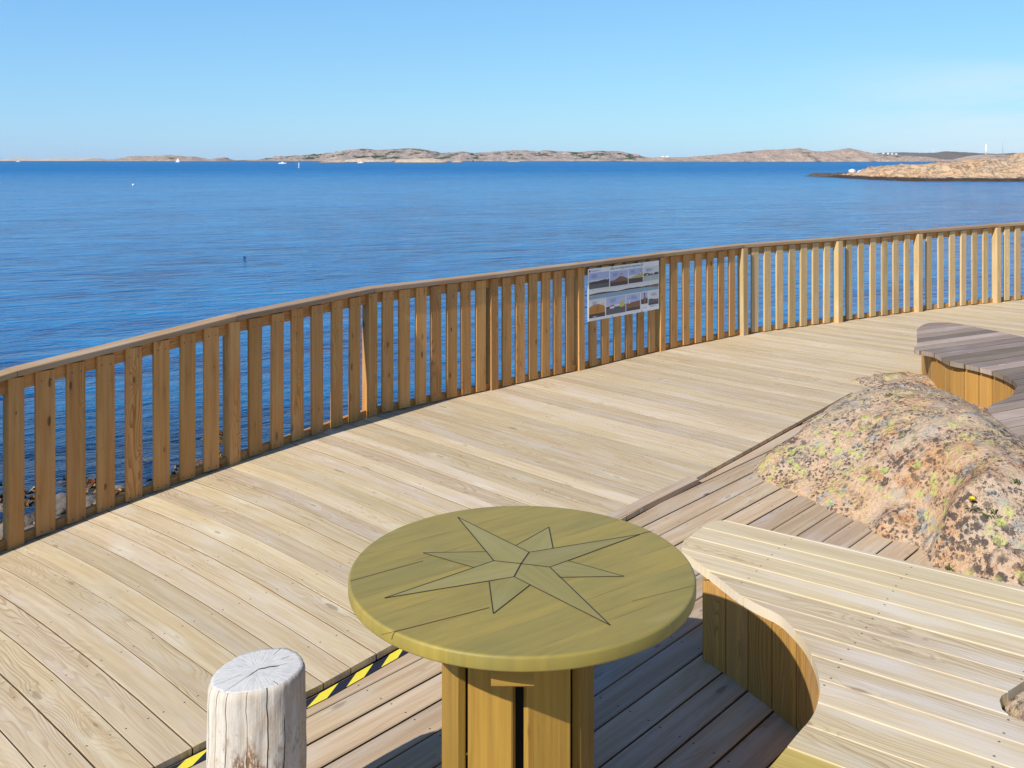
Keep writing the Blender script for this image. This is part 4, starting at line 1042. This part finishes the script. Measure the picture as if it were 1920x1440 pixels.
# ------------------------------------------------------------------ islands
def island(name, prof, Yr, depth, mat, nx=220, nd=26, amp=0.10, freq=1.0, seed=0.0, shore=0.5, label=None, cat=None, group=None):
    """prof: skyline as photo directions (x, y); ridge stands Yr metres off, body `depth` metres deep"""
    xs = [p[0] for p in prof]; ys = [p[1] for p in prof]
    def ridge(x):
        return H + (HY - np.interp(x, xs, ys)) * Yr / F - SEA
    mb = MB(); rows = []
    wid = (xs[-1] - xs[0]) * Yr / F
    hmax = max(ridge(x) for x in xs)
    for j in range(nd + 1):
        t = j / nd; row = []
        for i in range(nx + 1):
            f = i / nx; x = xs[0] + (xs[-1] - xs[0]) * f
            X = (x - CX) / F * Yr
            r = max(0.0, ridge(x))
            cross = (t / shore) ** 0.62 if t < shore else max(0.0, 1 - ((t - shore) / (1 - shore)) ** 1.6)
            sc2 = freq / hmax
            nz = fbm((X*sc2*.8 + seed, t*depth*sc2*.8, seed), 5)
            nr = abs(fbm((X*sc2*2.2 + seed, t*depth*sc2*2.2, seed + 4), 3))
            hh = r * cross + (amp * hmax * nz * min(1, cross * 1.6) - amp * 0.8 * hmax * nr * min(1, cross*2)) * min(1, r / (0.25*hmax + 1e-6)) * (0.4 if abs(t - shore) < 0.1 else 1)
            yy = Yr - depth * shore + depth * t + 0.06 * depth * fbm((X*sc2*.5, seed + 2, 0), 2)
            e = min(1, min(f, 1 - f) * 12)
            row.append(Vector((X, yy, SEA - 0.02*hmax + hh * (0.2 + 0.8*e))))
        rows.append(row)
    rows = [[p.copy() for p in rows[0]]] + rows
    for p in rows[0]: p.z = SEA - 0.5 - hmax*0.05
    mb.grid(rows)
    o = mb.build(name, mat)
    if label: tag(o, label, cat, group)
    else: o['kind'] = 'structure'
    return o

island('island', [(-120, 300), (-60, 298), (5, 298.5), (40, 296.5), (70, 298), (110, 296.8), (150, 297.2), (182, 296), (192, 299), (205, 300.5)], 4200, 300, M['pale'], amp=.2, seed=1)
island('island', [(190, 301), (225, 297), (240, 293.5), (255, 292), (280, 293), (300, 291.5), (318, 290), (335, 292), (352, 293), (368, 293.5), (382, 297), (395, 298.5), (408, 296), (420, 294.5), (432, 297), (440, 301)], 3400, 240, M['isle2'], amp=.16, seed=2)
island('island', [(430, 300.5), (455, 298.8), (480, 299.2), (620, 299), (800, 299), (1210, 299), (1260, 300.5)], 5200, 400, M['heath'], amp=.1, seed=3)
island('island', [(455, 302), (470, 298), (490, 295.5), (530, 292.5), (570, 290.5), (600, 288), (635, 284), (650, 281), (675, 279), (690, 278.2), (712, 280), (745, 278.5), (775, 277.8), (795, 278.5), (812, 283), (826, 286), (850, 285), (868, 283.5), (885, 286), (915, 285), (950, 282), (985, 280.5), (1005, 283), (1022, 281.5), (1045, 283), (1090, 284), (1118, 282), (1140, 282.5), (1165, 283), (1185, 288), (1205, 291), (1225, 293), (1245, 299), (1262, 302)], 3000, 420, M['isle'], nx=520, nd=44, amp=.13, freq=1.4, seed=4)
island('island', [(1180, 301), (1200, 297), (1218, 294), (1250, 294.5), (1290, 294), (1330, 290.5), (1355, 288), (1376, 286.5), (1392, 284.5), (1420, 281), (1440, 280), (1462, 280), (1480, 278.5), (1500, 277), (1514, 279), (1525, 282), (1545, 284), (1558, 282.5), (1575, 279), (1592, 277.8), (1608, 280), (1625, 285), (1650, 288.5), (1680, 290.5), (1720, 292.5), (1750, 296), (1765, 300), (1780, 302)], 2200, 330, M['isle2'], nx=420, nd=40, amp=.11, freq=1.4, seed=6)
island('hill', [(1600, 299), (1650, 286), (1690, 285), (1730, 286), (1800, 286), (1870, 288), (1900, 286.5), (1960, 287), (2100, 290)], 9000, 900, M['heath'], amp=.05, seed=7)
island('hill', [(1690, 300), (1712, 292.5), (1740, 289), (1760, 285), (1775, 283), (1800, 284.5), (1830, 286), (1850, 288), (1890, 287.5), (1930, 288), (2050, 292)], 6000, 600, M['heath'], amp=.06, seed=8)
island('island', [(1790, 300), (1810, 294), (1830, 290.5), (1850, 289), (1880, 289.5), (1900, 291), (1960, 290), (2060, 296)], 2600, 250, M['isle2'], amp=.1, seed=9)
island('headland', [(1566, 340), (1580, 333), (1606, 328), (1629, 322), (1641, 318), (1654, 314.5), (1686, 309), (1710, 308), (1732, 307), (1760, 305), (1778, 303.5), (1805, 301), (1835, 298.5), (1860, 297.5), (1884, 297.5), (1905, 300), (1930, 304), (2000, 300), (2080, 298), (2200, 310), (2260, 340)], 232, 62, M['head'], nx=520, nd=70, amp=.26, freq=1.6, seed=11, shore=0.55)
island('headland', [(1880, 305), (1890, 297), (1897, 291), (1906, 286.5), (1920, 284), (1950, 281), (2020, 278), (2150, 284), (2260, 310)], 330, 50, M['head'], nx=160, nd=30, amp=.12, seed=12)
sk = 'low skerries off the long island'
island('skerry', [(1513, 327.5), (1522, 325), (1540, 323.5), (1560, 324.5), (1585, 323.5), (1605, 322.5), (1625, 322), (1650, 326)], 262, 9, M['skerry'], nx=120, nd=14, amp=.3, seed=13, label='low dark rocky reef running out from the tip of the headland', cat='reef')
island('skerry', [(592, 306), (604, 303), (622, 302), (640, 300.5), (650, 303.5), (656, 306)], 1500, 60, M['pale'], nx=70, nd=12, amp=.2, seed=14, label='low tan skerry left of the long pale one', cat='skerry', group=sk)
island('skerry', [(735, 306), (745, 299), (765, 297.5), (790, 296.5), (810, 296.5), (826, 299), (838, 303), (845, 306)], 1500, 70, M['pale'], nx=90, nd=14, amp=.16, seed=15, label='longest pale skerry before the middle of the long island', cat='skerry', group=sk)
island('skerry', [(843, 305.5), (850, 302), (860, 301.5), (868, 303.5), (872, 305.5)], 1550, 40, M['pale'], nx=40, nd=10, amp=.15, seed=16, label='small rounded skerry at the right end of the long pale one', cat='skerry', group=sk)
island('skerry', [(640, 304.5), (650, 299), (680, 296.5), (700, 299), (730, 302), (742, 304)], 1900, 60, M['pale'], nx=60, nd=10, amp=.2, seed=17, label='buff skerry behind the dark reef of the long island', cat='skerry', group=sk)
island('skerry', [(522, 307), (535, 304.6), (550, 304.4), (563, 307)], 1430, 25, M['skerry'], nx=40, nd=8, amp=.2, seed=18, label='flat dark skerry behind a white boat, furthest left of the low ones', cat='skerry', group=sk)
island('skerry', [(655, 306), (668, 303.4), (684, 303.6), (690, 306)], 1600, 25, M['skerry'], nx=40, nd=8, amp=.2, seed=19, label='flat dark skerry behind a white boat, between two pale skerries', cat='skerry', group=sk)
island('skerry', [(946, 304), (956, 301.6), (970, 301.6), (980, 304)], 2000, 30, M['pale'], nx=40, nd=8, amp=.2, seed=20, label='tiny flat skerry alone to the right of the channel mark', cat='skerry', group=sk)
# two white boulders on the reef
for px, py, r, lb in ((1598.5, 322.8, .95, 'larger white boulder on the dark reef'), (1613, 323.8, .8, 'smaller white boulder on the dark reef next to the headland')):
    Y = 258; stone('white_boulder', ((px - CX)/F*Y, Y, H - (py - HY)/F*Y), r, px, plain('white_rock', (.55, .55, .56), .9, amt=.35), lb, 'boulder', 'white boulders on the reef', (1.3, 1, .9), 3)

# ------------------------------------------------------------------ far small things
def wat(px, py): return at(px, py, SEA)
def box(mb, c, sx, sy, sz, m=0):
    x, y, z = c
    P = [Vector((x+a*sx/2, y+b*sy/2, z+cc*sz)) for cc in (0, 1) for a, b in ((-1, -1), (1, -1), (1, 1), (-1, 1))]
    for f_ in ((3, 2, 1, 0), (4, 5, 6, 7), (0, 1, 5, 4), (1, 2, 6, 5), (2, 3, 7, 6), (3, 0, 4, 7)): mb.face([P[k] for k in f_], None, 0, m)
def hull(mb, L, B, Hh, m=0):
    n_ = 14; rows = []
    for i in range(n_ + 1):
        t = i / n_; w = B/2 * (1 - max(0, (t-.45)/.55)**2.2) * (0.85 + .15*min(1, t*4)); k = 0.25*Hh*max(0, t-.5)
        rows.append([Vector((t*L - L/2, -w, Hh + k)), Vector((t*L - L/2, -w*.75, 0)), Vector((t*L - L/2, 0, -.25*Hh)), Vector((t*L - L/2, w*.75, 0)), Vector((t*L - L/2, w, Hh + k))])
    mb.grid(rows, m=m)
    mb.face([r[0] for r in rows] + [r[4] for r in rows[::-1]], None, 0, m); mb.face(rows[0], None, 0, m)
def cyl(mb, p0, p1, r0, r1, N=10, m=0):
    p0, p1 = Vector(p0), Vector(p1); d_ = (p1-p0).normalized(); a = d_.orthogonal().normalized(); b = d_.cross(a)
    R = [[c + (a*math.cos(2*math.pi*k/N) + b*math.sin(2*math.pi*k/N))*r for k in range(N)] for c, r in ((p0, r0), (p1, r1))]
    mb.grid(R, closed=True, m=m); mb.face(R[0], None, 0, m); mb.face(R[1], None, 0, m)
def put(mb, name, mat, parent):
    o = mb.build(name, mat, recalc=True); o.parent = parent; o.location = (0, 0, 0); return o
M['hullw'] = plain('white_hull', (.82, .82, .82), .35)
M['glass'] = plain('dark_glass', (.03, .04, .05), .1, .5)
p = wat(333, 304.2)
b_ = thing('sailboat', p, 'white sailboat with raised sail before the far rocky island', 'sailboat'); b_.scale = (.7,)*3
mb = MB(); hull(mb, 11, 3.4, 1.5); put(mb, 'hull', M['hullw'], b_)
mb = MB(); box(mb, (-.5, 0, 1.45), 4, 2, .6); put(mb, 'cabin', M['hullw'], b_)
mb = MB(); cyl(mb, (.8, 0, 1), (.8, 0, 14), .12, .08); put(mb, 'mast', M['white'], b_)
mb = MB(); mb.face([(.6, 0, 2.4), (-4.2, .5, 2.4), (-2.2, .35, 6.5), (.6, 0, 12.5)]); mb.face([(5, 0, 1.8), (1.2, .4, 2.2), (.95, .1, 11.5)]); put(mb, 'sail', plain('sailcloth', (.8, .8, .8), .8), b_)
for px, py, L, lb in ((530, 307.6, 8.6, 'white motorboat before the flat dark skerry, leftmost of the small boats'), (676.5, 306.2, 8.4, 'white motorboat between the skerries, right of the first'), (34, 303.4, 9, 'tiny white motorboat under the low island at the far left')):
    p = wat(px, py); b_ = thing('motorboat', p, lb, 'boat', 'small white motorboats'); b_.rotation_euler = (0, 0, rad(8))
    mb = MB(); hull(mb, L, 2.8, 1.3); put(mb, 'hull', M['hullw'], b_)
    mb = MB(); box(mb, (-.3, 0, 1.3), 2.4, 1.9, 1.1); put(mb, 'cabin', M['hullw'], b_)
    mb = MB(); box(mb, (.93, 0, 1.75), .1, 1.6, .5); put(mb, 'windscreen', M['glass'], b_)
p = wat(560.5, 315)
b_ = thing('spar_buoy', p, 'thin pale spar buoy standing in the water before the skerries', 'buoy')
mb = MB(); cyl(mb, (0, 0, -1), (0, 0, 3.0), .28, .16); put(mb, 'pole', plain('buoy_cream', (.8, .74, .6), .5), b_)
mb = MB(); cyl(mb, (0, 0, -.2), (0, 0, .35), .5, .4); put(mb, 'float', plain('buoy_grey', (.5, .45, .4), .5), b_)
p = wat(887, 303.4)
b_ = thing('channel_mark', p, 'black channel mark with a white top before the long island', 'marker')
mb = MB(); cyl(mb, (0, 0, -1), (0, 0, 5.2), 1.5, 1.1); put(mb, 'base', M['darkmetal'], b_)
mb = MB(); cyl(mb, (0, 0, 5.2), (0, 0, 7.6), .9, .8); cyl(mb, (0, 0, 7.6), (0, 0, 8.2), .8, .1); put(mb, 'lantern', M['white'], b_)
p = wat(250, 347.5)
b_ = thing('mooring_buoy', p, 'small white mooring buoy alone on the open water at left', 'buoy')
mb = MB()
rows = [[Vector((.4*math.sin(rad(a))*math.cos(2*math.pi*k/14), .4*math.sin(rad(a))*math.sin(2*math.pi*k/14), .2 + .4*math.cos(rad(a)))) for k in range(14)] for a in (2, 25, 50, 75, 100, 130, 160)]
mb.grid(rows, closed=True); put(mb, 'ball', M['white'], b_); b_.scale = (.5,)*3
mb = MB(); cyl(mb, (0, 0, .55), (0, 0, .75), .07, .05); put(mb, 'ring', M['darkmetal'], b_)
# sea bird swimming
p = wat(459, 482.5)
sk_ = [((-.20, 0, .07), .04), ((-.12, 0, .09), .085), ((.0, 0, .09), .105), ((.11, 0, .10), .08), ((.17, 0, .16), .04), ((.19, 0, .24), .035), ((.21, 0, .29), .045), ((.26, 0, .29), .022), ((.31, 0, .285), .008)]
mb = MB(); rows = []
for (c, r) in sk_:
    rows.append([Vector(c) + Vector((0.3*r*math.sin(2*math.pi*k/12) * 0, r*math.cos(2*math.pi*k/12), r*.85*math.sin(2*math.pi*k/12))) for k in range(12)])
mb.grid(rows, closed=True); mb.face(rows[0]); mb.face(rows[-1])
o = mb.build('sea_bird', plain('black_plumage', (.03, .03, .035), .6), recalc=True); o.location = p + Vector((0, 0, -.01)); o.rotation_euler = (0, 0, .5); o.scale = (.38, .38, .28)
tag(o, 'small dark bird swimming on the blue water left of the railing centre', 'bird')
# tower, mast, turbines, houses
def hz(px, py, Y): return Vector(((px - CX)/F*Y, Y, H - (py - HY)/F*Y))
p = hz(1849, 290.5, 2600)
b_ = thing('tower', p, 'tall white tower on the far shore behind the right headland', 'tower')
mb = MB(); cyl(mb, (0, 0, 0), (0, 0, 27), 2.3, 1.7, 16); put(mb, 'shaft', M['white'], b_)
mb = MB(); cyl(mb, (0, 0, 27), (0, 0, 27.6), 2.2, 2.2, 16); cyl(mb, (0, 0, 27.6), (0, 0, 29.5), 1.2, 1.1, 12); cyl(mb, (0, 0, 29.5), (0, 0, 30.6), 1.2, .1, 12); put(mb, 'lantern', M['white'], b_)
p = hz(1880, 290, 3600)
b_ = thing('radio_mast', p, 'thin grey lattice mast on the skyline at far right', 'mast')
mb = MB()
for a in (0, 2.1, 4.2): cyl(mb, (1.2*math.cos(a), 1.2*math.sin(a), 0), (.3*math.cos(a), .3*math.sin(a), 48), .16, .12, 6)
for k in range(12):
    z_ = k*4; r0 = 1.2 - .9*z_/48
    for a in (0, 2.1, 4.2): cyl(mb, (r0*math.cos(a), r0*math.sin(a), z_), (r0*math.cos(a+2.1), r0*math.sin(a+2.1), z_ + 4), .1, .1, 5)
put(mb, 'lattice', plain('mast_grey', (.35, .36, .4), .6), b_)
for px, top, lb in ((1724, 283.4, 'leftmost of the three tiny white wind turbines on the horizon'), (1737, 282.6, 'middle one of the three tiny white wind turbines on the horizon'), (1749.5, 281.6, 'rightmost of the three tiny white wind turbines on the horizon')):
    Y = 8600; p = hz(px, 288, Y); hh = (288 - top)/F*Y
    b_ = thing('wind_turbine', p, lb, 'wind turbine', 'distant wind turbines')
    mb = MB(); cyl(mb, (0, 0, 0), (0, 0, hh), 1.6, 1.0, 8); put(mb, 'mast', M['white'], b_)
    mb = MB(); box(mb, (0, 0, hh - .8), 2, 5, 2); put(mb, 'nacelle', M['white'], b_)
    mb = MB()
    for k in range(3):
        a = rad(90 + 120*k + px); e = Vector((math.cos(a), 0, math.sin(a))); s_ = Vector((-e.z, 0, e.x))
        c0 = Vector((0, -3, hh)); mb.face([c0 - s_*.6, c0 + e*5 - s_*1.1, c0 + e*18, c0 + e*5 + s_*.6, c0 + s_*.6])
    put(mb, 'rotor', M['white'], b_)
hs = [(1652, 287.6, 5200, 'leftmost white house of the cluster on the ridge left of the heather hill'), (1661, 288.4, 5200, 'second white house from the left in the cluster on the far ridge'), (1668.5, 288.8, 5200, 'white house right of the cluster middle on the far ridge'), (1676, 289.3, 5200, 'rightmost and lowest white house of the cluster on the far ridge'),
      (1238, 294.2, 2350, 'left white cottage on the neck between the two long islands'), (1246, 294, 2350, 'right white cottage on the neck between the two long islands')]
for i, (px, py, Y, lb) in enumerate(hs):
    p = hz(px, py, Y); s_ = .62 if Y > 4000 else .4
    b_ = thing('house', p + Vector((0, -40 if Y < 4000 else -30, 0)), lb, 'house', 'far white houses')
    mb = MB(); box(mb, (0, 0, -3), 16*s_, 10*s_, 3 + 6*s_); put(mb, 'wall', M['white'], b_)
    mb = MB(); a_ = 8.6*s_; w_ = 5.4*s_; z0 = 6*s_; z1 = 10*s_
    mb.face([(-a_, -w_, z0), (a_, -w_, z0), (a_, 0, z1), (-a_, 0, z1)]); mb.face([(-a_, w_, z0), (a_, w_, z0), (a_, 0, z1), (-a_, 0, z1)]); mb.face([(-a_, -w_, z0), (-a_, w_, z0), (-a_, 0, z1)]); mb.face([(a_, -w_, z0), (a_, w_, z0), (a_, 0, z1)])
    mb.face([(-a_, -w_, z0), (a_, -w_, z0), (a_, w_, z0), (-a_, w_, z0)])
    put(mb, 'roof', plain('roof_grey', (.35, .33, .33), .8), b_)

# ------------------------------------------------------------------ air
hm = bpy.data.materials.new('sea_air'); hm.use_nodes = True; hn = hm.node_tree; hn.nodes.clear()
ho = hn.nodes.new('ShaderNodeOutputMaterial'); hv = hn.nodes.new('ShaderNodeVolumePrincipled'); hn.links.new(hv.outputs[0], ho.inputs['Volume'])
hv.inputs['Color'].default_value = (0.80, 0.88, 1.0, 1); hv.inputs['Density'].default_value = 1.8e-5; hv.inputs['Anisotropy'].default_value = 0.0
mb = MB(); box(mb, (0, 5800, SEA - 14), 24000, 12400, 125)
hz_o = mb.build('haze', hm, recalc=True); hz_o['kind'] = 'stuff'

# ------------------------------------------------------------------ light, sky, camera
PHI, EL = 47.0, 37.5
s_h = Vector((-math.cos(rad(PHI)), -math.sin(rad(PHI))))
s_dir = Vector((s_h.x*math.cos(rad(EL)), s_h.y*math.cos(rad(EL)), math.sin(rad(EL))))
ld = bpy.data.lights.new('sun', 'SUN'); ld.energy = 5.0; ld.angle = rad(0.53); ld.color = (1.0, 0.94, 0.84)
lo_ = bpy.data.objects.new('sun', ld); COL.objects.link(lo_); lo_.rotation_euler = (-s_dir).to_track_quat('-Z', 'Y').to_euler(); lo_.location = (-4, -4, 8)
w = bpy.data.worlds.new('World'); sc.world = w; w.use_nodes = True
nt = w.node_tree; bg = nt.nodes['Background']
sky = nt.nodes.new('ShaderNodeTexSky'); sky.sky_type = 'NISHITA'; sky.sun_disc = False
sky.sun_elevation = rad(EL); sky.sun_rotation = math.atan2(s_dir.x, s_dir.y)
sky.air_density = 1.0; sky.dust_density = 0.3; sky.ozone_density = 5.0; sky.altitude = 0
sp_ = nt.nodes.new('ShaderNodeSeparateColor'); cb_ = nt.nodes.new('ShaderNodeCombineColor'); nt.links.new(sky.outputs[0], sp_.inputs[0])
SKY_STRENGTH = 0.13
for k_, (pw, ml) in enumerate(((0.646, 0.122), (0.565, 0.213), (0.223, 0.522))):      # the photo's clear, slightly flattened blue
    m1 = nt.nodes.new('ShaderNodeMath'); m1.operation = 'POWER'; m1.inputs[1].default_value = pw; nt.links.new(sp_.outputs[k_], m1.inputs[0])
    m2 = nt.nodes.new('ShaderNodeMath'); m2.operation = 'MULTIPLY'; m2.inputs[1].default_value = ml / SKY_STRENGTH; nt.links.new(m1.outputs[0], m2.inputs[0])
    nt.links.new(m2.outputs[0], cb_.inputs[k_])
# a clear sky deepens towards the zenith
tc_ = nt.nodes.new('ShaderNodeTexCoord'); sx_ = nt.nodes.new('ShaderNodeSeparateXYZ'); nt.links.new(tc_.outputs['Generated'], sx_.inputs[0])
mr_ = nt.nodes.new('ShaderNodeMapRange'); mr_.interpolation_type = 'SMOOTHSTEP'; mr_.clamp = True
for k_, v_ in (('From Min', 0.25), ('From Max', 0.9), ('To Min', 1.0), ('To Max', 0.36)): mr_.inputs[k_].default_value = v_
nt.links.new(sx_.outputs[2], mr_.inputs['Value'])
mx_ = nt.nodes.new('ShaderNodeVectorMath'); mx_.operation = 'SCALE'; nt.links.new(cb_.outputs[0], mx_.inputs[0]); nt.links.new(mr_.outputs['Result'], mx_.inputs['Scale'])
# faint high wisps low in the sky to the right
nz_ = nt.nodes.new('ShaderNodeTexNoise'); mp_ = nt.nodes.new('ShaderNodeMapping'); mp_.inputs['Scale'].default_value = (2.2, 2.2, 16.0); mp_.inputs['Rotation'].default_value = (0.0, rad(8), 0.0)
nt.links.new(tc_.outputs['Generated'], mp_.inputs['Vector']); nt.links.new(mp_.outputs[0], nz_.inputs['Vector'])
nz_.inputs['Scale'].default_value = 1.6; nz_.inputs['Detail'].default_value = 5.0; nz_.inputs['Roughness'].default_value = 0.55
def mr2(sock, a, b):
    n_ = nt.nodes.new('ShaderNodeMapRange'); n_.interpolation_type = 'SMOOTHSTEP'; n_.clamp = True
    n_.inputs['From Min'].default_value = a; n_.inputs['From Max'].default_value = b; nt.links.new(sock, n_.inputs['Value']); return n_.outputs['Result']
def mul2(a, b):
    n_ = nt.nodes.new('ShaderNodeMath'); n_.operation = 'MULTIPLY'
    for i_, q_ in enumerate((a, b)):
        if isinstance(q_, float): n_.inputs[i_].default_value = q_
        else: nt.links.new(q_, n_.inputs[i_])
    return n_.outputs[0]
wisp = mul2(mul2(mr2(nz_.outputs['Fac'], 0.35, 0.7), mul2(mr2(sx_.outputs[0], 0.22, 0.5), mr2(sx_.outputs[2], 0.13, 0.05))), 0.5)
cm_ = nt.nodes.new('ShaderNodeMix'); cm_.data_type = 'RGBA'; nt.links.new(wisp, cm_.inputs[0]); nt.links.new(mx_.outputs[0], cm_.inputs[6]); cm_.inputs[7].default_value = (5.2, 5.7, 6.2, 1)
nt.links.new(cm_.outputs[2], bg.inputs[0]); bg.inputs[1].default_value = SKY_STRENGTH

cam = bpy.data.cameras.new('camera'); co = bpy.data.objects.new('camera', cam); COL.objects.link(co)
co.location = (0, 0, H); co.rotation_euler = (rad(90), 0, 0)
cam.sensor_width = 36; cam.lens = F / 1920 * 36; cam.shift_y = -(720 - HY) / 1920
cam.clip_start = 0.05; cam.clip_end = 90000
sc.camera = co
sc.view_settings.view_transform = 'Standard'; sc.view_settings.look = 'None'
sc.view_settings.exposure = 0.3; sc.view_settings.gamma = 1.0
sc.cycles.max_bounces = 6
